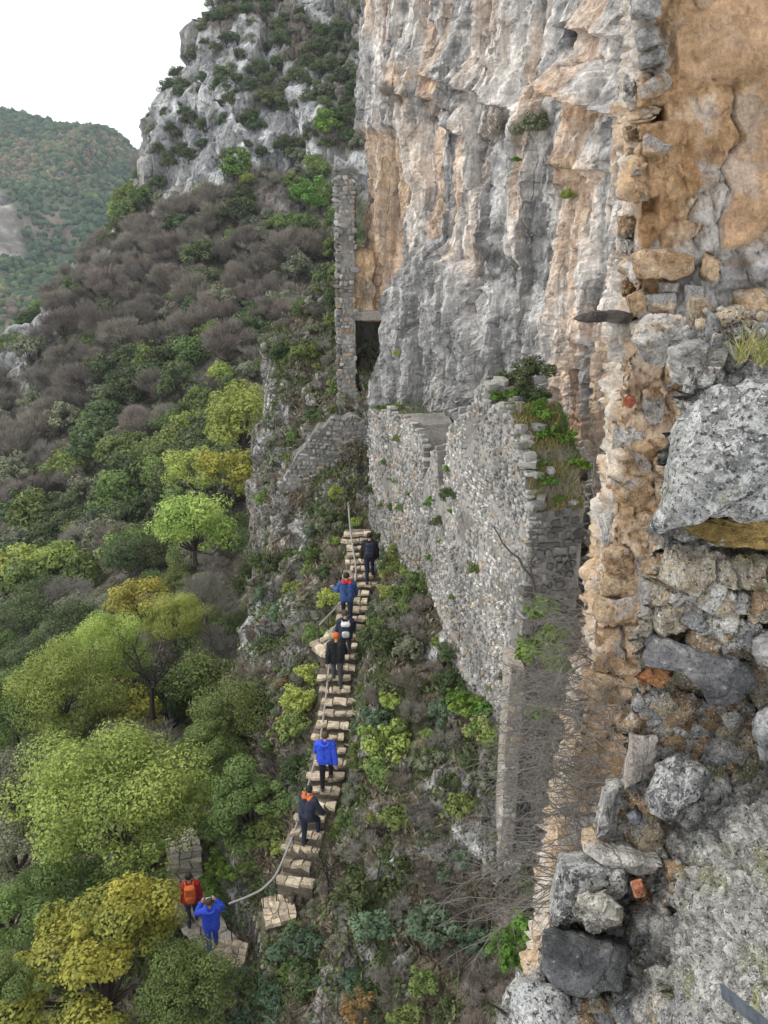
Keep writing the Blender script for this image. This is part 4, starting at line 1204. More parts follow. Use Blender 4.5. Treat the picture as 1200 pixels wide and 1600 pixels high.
for k in range(9000):
    x, y, z = cx_[k], cy_[k], czs[k]
    if dts[k] < 0.68: continue
    u, v, zc = proj(np.array([x, y, z]))
    if not (250 < u < 900 and 380 < v < 1640): continue
    # right of the long wall
    side = (x - WA[0]) * (WB[1] - WA[1]) - (y - WA[1]) * (WB[0] - WA[0])
    if y < WA[1] + .5 and y > 14 and side < 0.5: continue
    if y > WA[1] and x > -0.9: continue
    if -4.6 < x < -.4 and 31.6 < y < 34.6: continue
    g = max(abs(gz_e[k] - z), abs(gz_n[k] - z)) / .3
    if g > 2.6 and rng.random() < .35: continue
    s = rng.uniform(.45, 1.15)
    if u < 430 or v > 1400: s *= 1.15
    if dts[k] < 1.1: s = min(s, .55)
    if any((a - x) ** 2 + (b - y) ** 2 < (.46 * (s + c)) ** 2 * .55 for a, b, c in taken): continue
    taken.append((x, y, s))
    r = rng.random()
    if v > 1380 and u < 560: key = 'blue' if r < .4 else 'green' if r < .6 else 'olive' if r < .8 else 'dark' if r < .9 else 'straw'
    elif v > 1380: key = 'dry' if r < .22 else 'straw' if r < .36 else 'green' if r < .62 else 'blue' if r < .85 else 'dark'
    elif u < 480 and v < 900: key = 'olive' if r < .30 else 'dry' if r < .52 else 'straw' if r < .68 else 'dark' if r < .82 else 'green'
    else: key = 'green' if r < .27 else 'olive' if r < .50 else 'lime' if r < .57 else 'blue' if r < .67 else 'dry' if r < .77 else 'straw' if r < .87 else 'dark'
    o = shrub(key, (x, y, z), s)
    w_ = ('at the edge of the staircase' if dts[k] < 1.5 else 'under the foot of the long wall' if (u > 600 and v < 1130) else 'on the rock rib left of the staircase' if (x < -1.8 and y > 23) else 'on the slope below the wall end' if u > 600 else 'at the foot of the staircase')
    b_ = 'large' if s > .95 else 'small' if s < .65 else 'mid-sized'
    lk = {'green': 'mid green leafy shrub', 'dark': 'dark green shrub', 'olive': 'greyish olive shrub', 'lime': 'yellow green shrub', 'blue': 'blue green spurge bush', 'dry': 'brown dry twiggy shrub', 'straw': 'straw grey dry shrub'}[key]
    o['label'] = b_ + ' ' + lk + ' ' + w_; o['group'] = lk + 's ' + w_
    n_sh += 1
    if n_sh >= 520: break
for (u, v, D, key, s, lb) in [(615, 850, 31.0, 'herb', 1.3, None), (585, 800, 33, 'herb', .8, None), (740, 1105, 22.6, 'herb', 1.6, None), (715, 1090, 22.9, 'herb', 1.3, None), (760, 1115, 22.2, 'herb', 1.5, None),
    (525, 765, 33.2, 'lime', .8, None), (605, 1200, 23.6, 'lime', 1.4, 'yellow flowering shrub on the slope right of the bright blue jacket'), (635, 1405, 21.3, 'yellow', .5, None), (560, 1565, 19.6, 'rust', .8, 'rust coloured bush at the foot of the slope'),
    (440, 1060, 29.5, 'rust', .6, 'reddish autumn bush left of the steps below the terrace'), (330, 1390, 25.0, 'herb', 1.8, None), (350, 1375, 25.2, 'herb', 1.6, None), (375, 1385, 24.6, 'herb', 1.5, None),
    (465, 1090, 27.6, 'lime', 1.2, None), (485, 1050, 28.2, 'lime', 1.0, None), (520, 930, 30, 'lime', 1.0, None), (455, 1135, 27.0, 'green', 1.2, None)]:
    if key == 'yellow': continue
    p = P(u, v, D); p[2] = max(ground_z1(p[0], p[1]), p[2] - .35)
    shrub(key, p, s, lb)
# bushes rooted on the great cliff
for (u, v, s, key, lb) in [(800, 215, 1.3, 'dry', 'dry grey brown bush growing from a crack of the great cliff'), (835, 205, 1.0, 'olive', 'olive bush beside the dry bush on the great cliff'), (620, 150, 1.0, 'straw', 'straw coloured tuft on a ledge of the great cliff'),
    (645, 158, .9, 'dry', 'brown twiggy tuft on the ledge of the great cliff'), (890, 300, .45, 'lime', 'small yellow green tuft on the right part of the great cliff'), (622, 545, .35, 'lime', 'tiny green tuft on the smooth grey slab of the cliff'),
    (812, 245, .5, 'herb', 'small green plant under the dry bush on the great cliff')]:
    p = cliff_point(u, v); shrub(key, (p[0] - .1, p[1] - .1, p[2] - .2), s, lb)
# plants on the top of the long wall
for k in range(26):
    s_w = L1 * rng.uniform(.80, 1.0); q = WA + t1 * s_w - n1 * rng.uniform(.25, 1.2)
    shrub('herb', (q[0], q[1], w1_top(s_w) - .12), rng.uniform(.45, .95)).update_tag()
    o = COL.objects[-1]
for o in [o for o in COL.objects if o.name.startswith('herb') and o.location.y < 27 and o.location.z > -8.5 and o.location.z < -4.5 and o.location.x > -1]:
    o['label'] = 'low bright green plant on the grassy top of the long wall'; o['group'] = 'plants on the long wall top'
for (s_f, off) in [(.08, .2), (.14, .25), (.2, .3), (.26, .2)]:
    q = WA + t1 * L1 * s_f - n1 * off; o = shrub('herb', (q[0], q[1], w1_top(L1 * s_f) - .1), .55, None); o['label'] = 'low green plant on the far top of the long wall'; o['group'] = 'plants on the far wall top'

for k in range(26):
    s_w = L1 * rng.uniform(.03, .97); q = WA + t1 * s_w + n1 * .05; z_ = rng.uniform(w1_bot(s_w) + .3, w1_top(s_w) - .3)
    o = shrub(['herb', 'dark', 'green', 'herb'][k % 4], (q[0], q[1], z_ - .15), rng.uniform(.25, .5)); o['label'] = 'small green plant rooted in the face of the long wall'; o['group'] = 'plants in the long wall face'
for (f_, of_, s_, dz_) in ((.74, .9, .8, .05), (.78, 1.2, .9, .1), (.82, 1.1, .6, .05)):
    q = WA + t1 * L1 * f_ - n1 * of_; o = shrub('dark', (q[0], q[1], w1_top(L1 * f_) + dz_), s_); o['label'] = 'dark green bush on the stone heap behind the long wall'; o['group'] = 'bushes behind the long wall'
# low cover of the slope: grasses and small leaves nobody could count
n_c = 150000
x = rng.uniform(-7.5, 4.8, n_c); y = rng.uniform(12, 46, n_c)
keep = (vnoise(np.stack([x * .6, y * .6, x * 0], -1), 401) + .6 * vnoise(np.stack([x * 1.9, y * 1.9, x * 0], -1), 402)) > -.42
x, y = x[keep], y[keep]
ii = np.clip(np.searchsorted(np.concatenate([np.linspace(-16, -8, 60)[:-1], np.linspace(-8, 5.5, 150)]), x) - 1, 0, 208)
jj = np.clip(((y - 8.5) / (41.5 / 329)).astype(int), 0, 328)
Gn = np.array([v.co[:] for v in near_slope.data.vertices]).reshape(330, 209, 3)
base = Gn[jj, np.clip(ii, 0, 208)] + np.stack([rng.uniform(-.06, .06, len(x)), rng.uniform(-.06, .06, len(x)), np.zeros(len(x))], -1)
dt_, _ = track_dist(base[:, 0], base[:, 1])
side = (base[:, 0] - WA[0]) * (WB[1] - WA[1]) - (base[:, 1] - WA[1]) * (WB[0] - WA[0])
ok = (dt_ > .52) & ~((base[:, 1] < WA[1]) & (side < .25))
base = base[ok]; n_c = len(base)
ax = np.stack([rng.normal(scale=.6, size=n_c), rng.normal(scale=.6, size=n_c), rng.uniform(.3, 1.2, n_c)], -1); ax /= np.linalg.norm(ax, axis=1, keepdims=True)
si = np.cross(ax, rng.normal(size=(n_c, 3))); si /= np.linalg.norm(si, axis=1, keepdims=True)
ln = rng.uniform(.08, .30, (n_c, 1)); wd = rng.uniform(.012, .045, (n_c, 1))
V = np.stack([base - si * wd * .5, base + ax * ln * .6 - si * wd, base + ax * ln, base + ax * ln * .5 + si * wd], 1).reshape(-1, 3)
tone = fbm(base * .8, 3, seed=411)
cc = np.where((tone > -.02)[:, None], np.array([[.13, .17, .06]]), np.array([[.23, .195, .135]])) * rng.uniform(.55, 1.45, (n_c, 1))
cover = mk('ground_cover', V, np.arange(n_c * 4).reshape(-1, 4), rock_mat('cover_leaf', 30, 0.1, .01, contrast=.2), col=np.repeat(cc, 4, 0))
tag(cover, 'low grass and small leaves covering the slope around the staircase', 'ground cover', kind='stuff')
# grass on the wall top
n_g = 12000
sg = 1 - .22 * rng.random(n_g) ** 1.2
sg[: n_g // 6] = rng.random(n_g // 6) * .28
og = rng.uniform(.05, 1.25, n_g)
q = WA[None] + t1[None] * (sg * L1)[:, None] - n1[None] * og[:, None]
base = np.concatenate([q, np.array([[w1_top(s * L1) - .08] for s in sg])], 1)
ok = vnoise(base * 1.1, 421) > -.2; base = base[ok]; n_g = len(base)
ax = np.stack([rng.normal(scale=.35, size=n_g), rng.normal(scale=.35, size=n_g), np.ones(n_g)], -1); ax /= np.linalg.norm(ax, axis=1, keepdims=True)
si = np.cross(ax, rng.normal(size=(n_g, 3))); si /= np.linalg.norm(si, axis=1, keepdims=True)
ln = rng.uniform(.08, .25, (n_g, 1)); wd = rng.uniform(.006, .014, (n_g, 1))
V = np.stack([base - si * wd, base + ax * ln * .6 - si * wd, base + ax * ln, base + si * wd], 1).reshape(-1, 3)
cc = np.where(vnoise(base * .9, 422)[:, None] > -.1, np.array([[.13, .20, .05]]), np.array([[.28, .25, .10]])) * rng.uniform(.6, 1.4, (n_g, 1))
gr = mk('grass', V, np.arange(n_g * 4).reshape(-1, 4), rock_mat('grass_blade', 30, .1, .01, contrast=.2), col=np.repeat(cc, 4, 0))
tag(gr, 'green and straw grass growing along the top of the long wall', 'grass', kind='stuff')
# loose stones on the wall top and on the slope
def loose(p, s, label, group, name='loose_stone'):
    me = UNIT_ME[int(rng.integers(2))][int(rng.integers(14))]
    o = link(name, me); o.location = p; o.scale = (s * rng.uniform(.8, 1.4), s * rng.uniform(.8, 1.2), s * rng.uniform(.5, .9)); o.rotation_euler = (rng.uniform(-.3, .3), rng.uniform(-.3, .3), rng.uniform(0, 3))
    tag(o, label, 'stone', group)
for k in range(60):
    s_w = L1 * rng.uniform(.60, 1.0); q = WA + t1 * s_w - n1 * (rng.uniform(0, .25) if rng.random() < .8 else rng.uniform(.2, 1.2))
    loose((q[0], q[1], w1_top(s_w) + rng.uniform(-.05, .06)), rng.uniform(.16, .34), 'loose grey stone lying on the broken top of the long wall', 'loose stones on the long wall top')
for k in range(16):
    s_w = L1 * rng.uniform(.46, .61); q = WA + t1 * s_w - n1 * rng.uniform(.1, 1.1)
    loose((q[0], q[1], w1_top(s_w) + rng.uniform(-.02, .08)), rng.uniform(.18, .38), 'loose grey stone lying in a breach of the long wall', 'stones in the breaches of the long wall')
for k in range(34):
    s_w = L1 * rng.uniform(.64, .86)
    q = WA + t1 * s_w - n1 * rng.uniform(.5, 1.5)
    loose((q[0], q[1], w1_top(s_w) + rng.uniform(.0, .22)), rng.uniform(.16, .36), 'loose grey stone heaped between the long wall and the cliff', 'stones heaped behind the long wall')

# ------------------------------------------------------------------ foreground ruin: ochre pier and near broken wall
OCH_D = np.array((0.29, 0.170, 0.080)); OCH = np.array((0.365, 0.235, 0.128)); OCH_L = np.array((0.56, 0.41, 0.26)); GREYM = np.array((0.38, 0.365, 0.345)); PALE = np.array((0.60, 0.565, 0.51)); DARKS = np.array((0.105, 0.105, 0.105))

def two_tone(c0, c1, fr=6.0, seed=1, c2=None, lo=-.3, hi=.3):
    def f(V):
        n = fbm(V * fr, 4, seed=seed)
        c = mixc(c0, c1, sstep(lo, hi, n))
        if c2 is not None:
            c = mixc(c, np.broadcast_to(np.asarray(c2, float), c.shape), .8 * sstep(.12, .35, fbm(V * fr * .7 + 9, 3, seed=seed + 3)))
        return c
    return f
def lichen(base, seed):
    def f(V):
        c = mixc(np.asarray(base) * .75, np.asarray(base) * 1.25, sstep(-.3, .3, fbm(V * 9, 4, seed=seed)))
        return mixc(c, np.broadcast_to((.36, .36, .34), c.shape), sstep(-.1, .22, fbm(V * 6, 4, seed=seed + 1)))
    return f

def outline_rock(name, poly, Y, depth, parent, colf, mat, bulge=.03, rough=.02, seed=1, fr=7.0, M=44, tilt=0.0, back=.9, cuts=7, flat=.20):
    """Block whose front has the given outline on the plane at distance Y and which runs back into the wall."""
    poly = np.asarray(poly, float)
    q = np.vstack([poly, poly[:1]])
    d = np.concatenate([[0], np.cumsum(np.hypot(*np.diff(q, axis=0).T))])
    tt = np.linspace(0, d[-1], M, endpoint=False)
    ring = np.stack([np.interp(tt, d, q[:, 0]), np.interp(tt, d, q[:, 1])], 1)
    ring = (np.roll(ring, 1, 0) + ring * 5 + np.roll(ring, -1, 0)) / 7
    jq = np.stack([ring[:, 0] * .06, ring[:, 1] * .06, np.zeros(M)], 1)
    amp_ = min(7.0, .045 * np.ptp(ring, axis=0).max())
    ring = ring + amp_ * np.stack([fbm(jq + seed, 4, seed=seed, gain=.65), fbm(jq - seed, 4, seed=seed + 9, gain=.65)], 1)
    c = ring.mean(0)
    W = np.array([PY(a, b, Y + tilt * (c[1] - b) / 100.0) for a, b in ring]); C = PY(c[0], c[1], Y)
    size = np.linalg.norm(W - C, axis=1).mean()
    ray = C / np.linalg.norm(C); ext = ray * (1 - flat) + np.array([0, flat, 0]); ext /= np.linalg.norm(ext)
    V = [C[None] + np.array([0, -bulge, 0])]
    ks = [.18, .36, .54, .70, .83, .92, .975, 1.0]
    for s in ks:
        V.append(C + (W - C) * s + np.array([0, -bulge * (1 - s ** 7), 0]))
    nb = 9
    for k in range(1, nb + 1):
        f = k / nb
        s = 1.0 + .015 * math.sin(f * 3.1) - (1 - back) * f
        V.append(C + (W - C) * s + ext * (.015 + depth * f))
    V = np.concatenate(V)
    nrm = V - (C + np.array([0, depth * .4, 0])); nrm /= np.linalg.norm(nrm, axis=1, keepdims=True)
    fr_ = fr / max(size, .05) * .35
    r = np.random.default_rng(seed)
    for _ in range(cuts):                             # split faces
        n = np.array([r.normal(scale=.8), -abs(r.normal(scale=.8)) - .15, r.normal(scale=.8)]); n /= np.linalg.norm(n)
        h = (V - C) @ n; lim = np.quantile(h, r.uniform(.90, .99) if cuts < 8 else r.uniform(.62, .93))
        V = V - n * (np.maximum(h - lim, 0) * .85)[:, None]
    f1, f2, cid = worley(V * fr_ * 1.1, seed)
    V = V + nrm * (rough * .5 * ridged(V * fr_ * .9, 4, seed=seed) + rough * .7 * fbm(V * fr_ * 3, 4, seed=seed + 1) + rough * .9 * (cid - .5))[:, None]
    nr = len(ks) + nb
    F = [(0, 1 + (i + 1) % M, 1 + i) for i in range(M)]
    for r in range(nr - 1):
        for i in range(M):
            F.append((1 + r * M + i, 1 + r * M + (i + 1) % M, 1 + (r + 1) * M + (i + 1) % M, 1 + (r + 1) * M + i))
    F.append(tuple(1 + (nr - 1) * M + i for i in range(M)))
    lo = np.array(parent.location) if parent else np.zeros(3)
    return mk(name, V - lo, F, mat, parent, col=colf(V), smooth=True)

# ---- the pier
PIER_B = ([-300, 0, 80, 150, 230, 300, 380, 470, 560, 620, 700, 760, 860, 960, 1150, 1320, 1480, 1800], [984, 975, 977, 968, 972, 970, 964, 968, 955, 950, 946, 940, 926, 915, 882, 852, 825, 780])
def pier_back(v): return np.interp(v, *PIER_B)
PY_F, PY_B = 5.4, 5.95
pier = empty('ruined_pier', (2.0, 5.6, -8.0))
tag(pier, 'tall ruined pier of ochre plastered rubble beside the lichened broken wall', 'wall')
vs = np.linspace(-260, 1750, 430)
us_side = np.linspace(0, 1, 22)
us_front = np.concatenate([np.linspace(0, 225, 170), np.linspace(235, 520, 30)])
rows = []
pu_, pv_ = [], []
for v in vs:
    b = pier_back(v); fe = b + 27
    row = [PY(b + 30, v, PY_B + .8)]; ru = [b]; 
    for w in us_side:
        row.append(PY(b + (fe - b) * w, v, PY_B + (PY_F - PY_B) * w)); ru.append(b + (fe - b) * w)
    for w in us_front[1:]:
        row.append(PY(fe + w, v, PY_F)); ru.append(fe + w)
    rows.append(row); pu_.append(ru); pv_.append([v] * len(ru))
G = np.array(rows); PU = np.array(pu_); PV = np.array(pv_, float)
Nn = grid_normals(G)
Nn *= np.where((Nn * -G).sum(-1, keepdims=True) < 0, -1, 1)
wob = 6 * fbm(G * 6, 4, seed=501)
plA = sstep(-3, 3, poly_sd(PU + wob, PV + wob, [(1052, 50), (1085, 22), (1120, -5), (1300, -320), (1600, -320), (1600, 370), (1200, 352), (1172, 378), (1122, 388), (1126, 342), (1138, 312), (1142, 300), (1128, 262), (1146, 236), (1163, 216), (1146, 182), (1150, 128), (1100, 128), (1060, 116)]))
plB = sstep(-4, 4, poly_sd(PU + 1.5 * wob, PV + 1.5 * wob, [(1005, 120), (1060, 122), (1146, 132), (1142, 182), (1158, 214), (1125, 258), (1085, 250), (1100, 285), (1060, 340), (1000, 400), (985, 300), (995, 200)]))
plC = sstep(-4, 4, poly_sd(PU + 2 * wob, PV + 2 * wob, [(1050, 420), (1130, 400), (1210, 400), (1500, 420), (1500, 470), (1180, 465), (1120, 440)])) * sstep(-.1, .15, fbm(G * 5, 3, seed=505))
f1, f2, cid = worley(G * np.array([5.0, 5.0, 6.5]), 51)
stone_like = np.clip(1 - plA - .7 * plB, 0, 1)
disp = .035 * fbm(G * 2.2, 3, seed=502) + .022 * fbm(G * 9, 4, seed=503) + .05 * plA + .035 * plB + .02 * plC
disp = disp + stone_like * (.05 * (cid - .5) - .035 * np.exp(-(f2 - f1) / .06))
disp = disp + .012 * ridged(G * 16, 3, seed=504)
sd_ = 1 - sstep(22, 40, PU - pier_back(PV))
e1, e2, eid = worley(G * np.array([6.0, 3.0, 4.5]) + .5 * fbm(G * 4, 2, seed=506)[..., None], 52)
disp = disp + sd_ * (.10 * (eid - .5) - .05 * np.exp(-(e2 - e1) / .05) + .03 * ridged(G * 7, 3, seed=507))
hole = sstep(-2, 3, poly_sd(PU + .6 * wob, PV + .6 * wob, [(996, 168), (1038, 166), (1041, 186), (1012, 192), (998, 190)]))
disp = disp - .28 * hole - .12 * sstep(-2, 3, poly_sd(PU + wob, PV + wob, [(1005, 312), (1028, 308), (1025, 332), (1002, 335)]))
crk = np.full(PU.shape, 1e9)
for a, b in zip([(1150, 128), (1146, 182), (1160, 212), (1128, 262), (1136, 300), (1124, 345), (1150, 128), (1170, 378)], [(1146, 182), (1163, 216), (1128, 258), (1142, 300), (1126, 342), (1122, 388), (1060, 118), (1200, 352)]):
    dx, dy = b[0] - a[0], b[1] - a[1]
    t = np.clip(((PU - a[0]) * dx + (PV - a[1]) * dy) / (dx * dx + dy * dy), 0, 1)
    crk = np.minimum(crk, np.hypot(PU - a[0] - t * dx + .5 * wob, PV - a[1] - t * dy + .5 * wob))
disp = disp - .05 * np.exp(-(crk / 1.3) ** 2) * sstep(-.3, .2, fbm(G * 7, 2, seed=508))
ft, _e = facets(G * np.array([9, 9, 9.]), .03, .06, 5100)
disp = disp + ft * (1 - .75 * plA) + .018 * fbm(G * 5, 4, seed=509) * plA + .03 * plA * sstep(.1, .35, fbm(G * 3.1, 3, seed=510)) * -1
G = G + Nn * disp[..., None]
n1_ = fbm(G * 4.5, 4, seed=511); n2_ = fbm(G * 14, 4, seed=512)
cA = mixc(mixc(OCH * .92, np.array((.43, .28, .165)), sstep(-.3, .3, n1_)), np.array((.52, .38, .27)), .6 * sstep(-5, 60, poly_sd(PU, PV, [(1060, 50), (1130, 10), (1190, 10), (1170, 110), (1080, 110)])) * sstep(-.3, .2, n2_))
cB = mixc(OCH_D, OCH * 1.1, sstep(-.3, .3, n1_ + .5 * n2_))
cS = mixc(mixc(OCH, OCH_L, sstep(-.3, .3, n1_)), GREYM, sstep(.3, .7, cid) * .7)
cG = mixc(GREYM * .75, GREYM * 1.2, sstep(-.3, .3, n1_ + .6 * n2_))
low = sstep(340, 410, PV + 2 * wob) * (1 - sstep(520, 580, PV)) * sstep(1040, 1080, PU + 2 * wob)
cc = mixc(cS, cG, np.clip(low + .6 * sstep(0.05, .3, n1_) * (PV < 500), 0, 1))
cc = mixc(cc, mixc(OCH, OCH_L, sstep(-.2, .3, n2_)), np.clip(.7 * sstep(520, 600, PV), 0, 1))
bare_ = sstep(.12, .30, fbm(G * 4.0, 4, seed=513))
cc = mixc(cc, cB, plB * (1 - .6 * bare_)); cc = mixc(cc, cA, plA * (1 - .45 * sstep(.1, .35, fbm(G * 3.1, 3, seed=510)))); cc = mixc(cc, cB, plC)
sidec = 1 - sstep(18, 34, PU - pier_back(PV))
cc = mixc(cc, mixc(PALE, OCH_L, sstep(-.25, .25, n1_)), sidec * .75)  # left side paled: the sunlight on it is put into the colour
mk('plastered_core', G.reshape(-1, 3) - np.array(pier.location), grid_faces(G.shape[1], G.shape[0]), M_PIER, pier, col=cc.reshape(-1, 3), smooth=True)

och_f = lambda s: two_tone(OCH * .95, OCH_L, 7, s, GREYM)
grey_f = lambda s: two_tone(GREYM * .65, GREYM * 1.2, 7, s)
pale_f = lambda s: two_tone(GREYM * .9, PALE, 7, s, OCH_L)
PIER_STONES = [([(988, -30), (1032, -34), (1034, 24), (1012, 34), (987, 34)], grey_f, 5.30), ([(990, 46), (1027, 42), (1034, 67), (997, 80)], grey_f, 5.32), ([(997, 88), (1047, 68), (1042, 96), (1002, 112)], grey_f, 5.33),
    ([(1004, 214), (1010, 207), (1052, 230), (1030, 252), (1005, 246)], och_f, 5.30), ([(988, 252), (1012, 255), (1003, 272), (985, 275)], och_f, 5.34), ([(998, 135), (1040, 108), (1058, 130), (1030, 150), (1000, 156)], och_f, 5.33),
    ([(987, 398), (1002, 389), (1050, 392), (1084, 398), (1087, 440), (1033, 437), (993, 435)], och_f, 5.25), ([(1009, 461), (1060, 456), (1064, 481), (1012, 488)], pale_f, 5.27), ([(981, 464), (1007, 450), (1011, 482), (988, 498)], och_f, 5.27),
    ([(1100, 395), (1128, 405), (1120, 440), (1090, 440)], och_f, 5.33), ([(990, 278), (1020, 290), (1016, 312), (990, 318)], och_f, 5.32), ([(1105, 488), (1145, 492), (1150, 515), (1110, 518)], grey_f, 5.2), ([(1145, 455), (1200, 450), (1215, 485), (1150, 490)], och_f, 5.25),
    ([(1030, 440), (1062, 442), (1060, 457), (1028, 458)], och_f, 5.32), ([(1070, 445), (1100, 448), (1098, 470), (1070, 472)], grey_f, 5.3)]
for i, (poly, f, y) in enumerate(PIER_STONES):
    outline_rock('stone', poly, y, .5, pier, f(520 + i), M_NEARSTONE, .03, .012, 600 + i, fr=6)
# quoins up the lit edge and the courses below the boulders
k = 0
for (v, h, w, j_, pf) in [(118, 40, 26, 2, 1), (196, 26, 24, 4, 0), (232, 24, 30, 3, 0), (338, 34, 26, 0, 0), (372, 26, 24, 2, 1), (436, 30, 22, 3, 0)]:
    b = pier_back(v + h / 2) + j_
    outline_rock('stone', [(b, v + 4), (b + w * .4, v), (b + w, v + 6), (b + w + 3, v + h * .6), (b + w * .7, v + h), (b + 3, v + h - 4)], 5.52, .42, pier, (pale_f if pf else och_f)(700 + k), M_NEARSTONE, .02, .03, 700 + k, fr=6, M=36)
    k += 1
v = 548.0
while v < 1330:
    h = rng.uniform(34, 60) * (1 if v < 950 else 1.3)
    b = pier_back(v + h / 2); right = np.interp(v, [548, 700, 850, 1000, 1300], [1075, 1062, 1035, 1012, 985])
    u = b + rng.uniform(6, 24)
    while u < right:
        w = rng.uniform(30, 72); t0, t1_, t2, t3 = rng.uniform(-7, 7, 4)
        lit = u < b + 12  # stones at the sunlit edge, mostly painted pale to look lit
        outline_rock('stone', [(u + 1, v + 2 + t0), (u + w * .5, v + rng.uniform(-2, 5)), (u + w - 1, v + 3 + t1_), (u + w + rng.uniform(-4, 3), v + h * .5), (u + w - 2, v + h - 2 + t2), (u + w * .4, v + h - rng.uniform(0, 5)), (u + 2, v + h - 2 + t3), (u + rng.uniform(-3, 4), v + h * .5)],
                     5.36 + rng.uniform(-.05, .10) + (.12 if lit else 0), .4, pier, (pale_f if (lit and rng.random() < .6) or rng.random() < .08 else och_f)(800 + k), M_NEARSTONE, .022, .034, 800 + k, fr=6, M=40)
        u += w; k += 1
    v += h
outline_rock('brick', [(976, 622), (990, 618), (995, 628), (986, 638), (976, 634)], 5.26, .2, pier, two_tone((.38, .10, .05), (.5, .17, .09), 8, 3), M_NEARSTONE, .02, .006, 77, M=24)

# ---- the near broken wall
NL = ([560, 640, 700, 770, 812, 845, 862, 930, 985, 1035, 1055, 1080, 1130, 1220, 1240, 1325, 1345, 1358, 1440, 1465, 1530, 1552, 1600, 1900],
      [1086, 1058, 1048, 1044, 1028, 1026, 1036, 1018, 1010, 1004, 1000, 998, 1004, 990, 964, 944, 926, 892, 874, 866, 862, 816, 790, 700])
def near_left(v): return np.interp(v, *NL)
def near_Y(u, v):
    return 2.235 - 0.06 * sstep(860, 900, v) * (1 - sstep(1040, 1120, v)) - 0.66 * sstep(960, 1230, u) * sstep(1120, 1480, v) - .40 * sstep(1320, 1650, v) + .06 * sstep(1000, 1150, v) * (1 - sstep(1200, 1300, v))
near = empty('broken_wall', (1.0, 2.3, -3.0))
tag(near, 'broken lichen covered rubble wall with stepped blocks, below the ochre pier', 'wall')
vs = np.concatenate([np.linspace(578, 1640, 420), np.linspace(1650, 2100, 24)])
cols = np.concatenate([[-5, -4, -3, -2, -1.4, -.9, -.5, -.25], np.linspace(0, 1, 250) ** 1.15, [1.2, 1.5]])
rows = []; pu_ = []; pv_ = []
for v in vs:
    l = near_left(v); row = []; ru = []
    for w in cols:
        if w < 0:
            p = PY(l, v, near_Y(l, v)); rd = p / np.linalg.norm(p); p = p + rd * .16 * (-w) + np.array([.018 * (-w), 0, -.01 * -w]); uu = l
        else:
            uu = l + (1330 - l) * w; p = PY(uu, v, near_Y(uu, v))
        row.append(p); ru.append(uu)
    rows.append(row); pu_.append(ru); pv_.append([v] * len(ru))
topr = []
for e in range(6, 0, -1):
    topr.append([q + (q / np.linalg.norm(q) * .07 + np.array([.01, .02, 0])) * e + np.array([0, 0, -.010 * e * e]) for q in rows[0]])
G = np.array(topr + rows); PU = np.array([pu_[0]] * 6 + pu_); PV = np.array([[560 - 1.0 * e] * len(cols) for e in range(6, 0, -1)] + pv_, float)
Nn = grid_normals(G); Nn *= np.where((Nn * -G).sum(-1, keepdims=True) < 0, -1, 1)
f1, f2, cid = worley(G * 26, 61); g1, g2, gid = worley(G * 62, 62)
peb = sstep(-25, 15, poly_sd(PU, PV, [(1005, 1080), (1100, 1090), (1180, 1110), (1150, 1200), (1050, 1190), (985, 1150)])) + .8 * sstep(-20, 12, poly_sd(PU, PV, [(960, 1235), (1030, 1220), (1040, 1340), (930, 1345)])) + .3
edge = sstep(0, 30, PU - near_left(PV))
h1, h2, hid = worley(G * np.array([8, 8, 10.]) + .4 * fbm(G * 6, 2, seed=524)[..., None], 63)
disp = .045 * fbm(G * 4, 3, seed=521) + .022 * fbm(G * 18, 4, seed=522) + .05 * (hid - .5) - .03 * np.exp(-(h2 - h1) / .07) + .010 * ridged(G * 34, 3, seed=523)
disp = disp + (.020 * (.5 - f1) + .010 * (.5 - g1)) * np.clip(.45 + peb, 0, 1.4) + .006 * (gid - .5)
disp = disp - .10 * sstep(-4, 8, poly_sd(PU, PV, [(1030, 855), (1340, 850), (1340, 872), (1035, 866)]))
disp = disp - .05 * sstep(-3, 6, poly_sd(PU, PV, [(1100, 985), (1340, 960), (1340, 1010), (1180, 1030)]))
G = G + Nn * disp[..., None]
m1 = fbm(G * 7, 4, seed=531); m2 = fbm(G * 45, 4, seed=532); m3 = fbm(G * 110, 3, seed=533)
cM = mixc((.24, .23, .205), (.54, .525, .48), sstep(-.35, .35, m2 + .5 * m1))
cM = mixc(cM, np.array((.42, .33, .20)) * np.ones_like(cM), .75 * np.clip(peb - .3, 0, 1) * sstep(-.2, .3, cid - .4))
cM = mixc(cM, mixc((.36, .25, .12), (.50, .42, .28), sstep(.2, .8, cid)), .65 * np.clip(sstep(850, 900, PV) * (1 - sstep(1150, 1230, PV)), 0, 1))
moss = sstep(.05, .30, fbm(G * 9, 3, seed=535) + .25 * sstep(-30, 20, poly_sd(PU, PV, [(1040, 960), (1200, 920), (1210, 1010), (1090, 1110), (1030, 1120)])) - .12)
cM = mixc(cM, np.array((.20, .20, .065)) * np.ones_like(cM), .7 * moss)
mk('rubble_core', G.reshape(-1, 3) - np.array(near.location), grid_faces(G.shape[1], G.shape[0]), M_NEAR, near, col=cM.reshape(-1, 3), smooth=True)
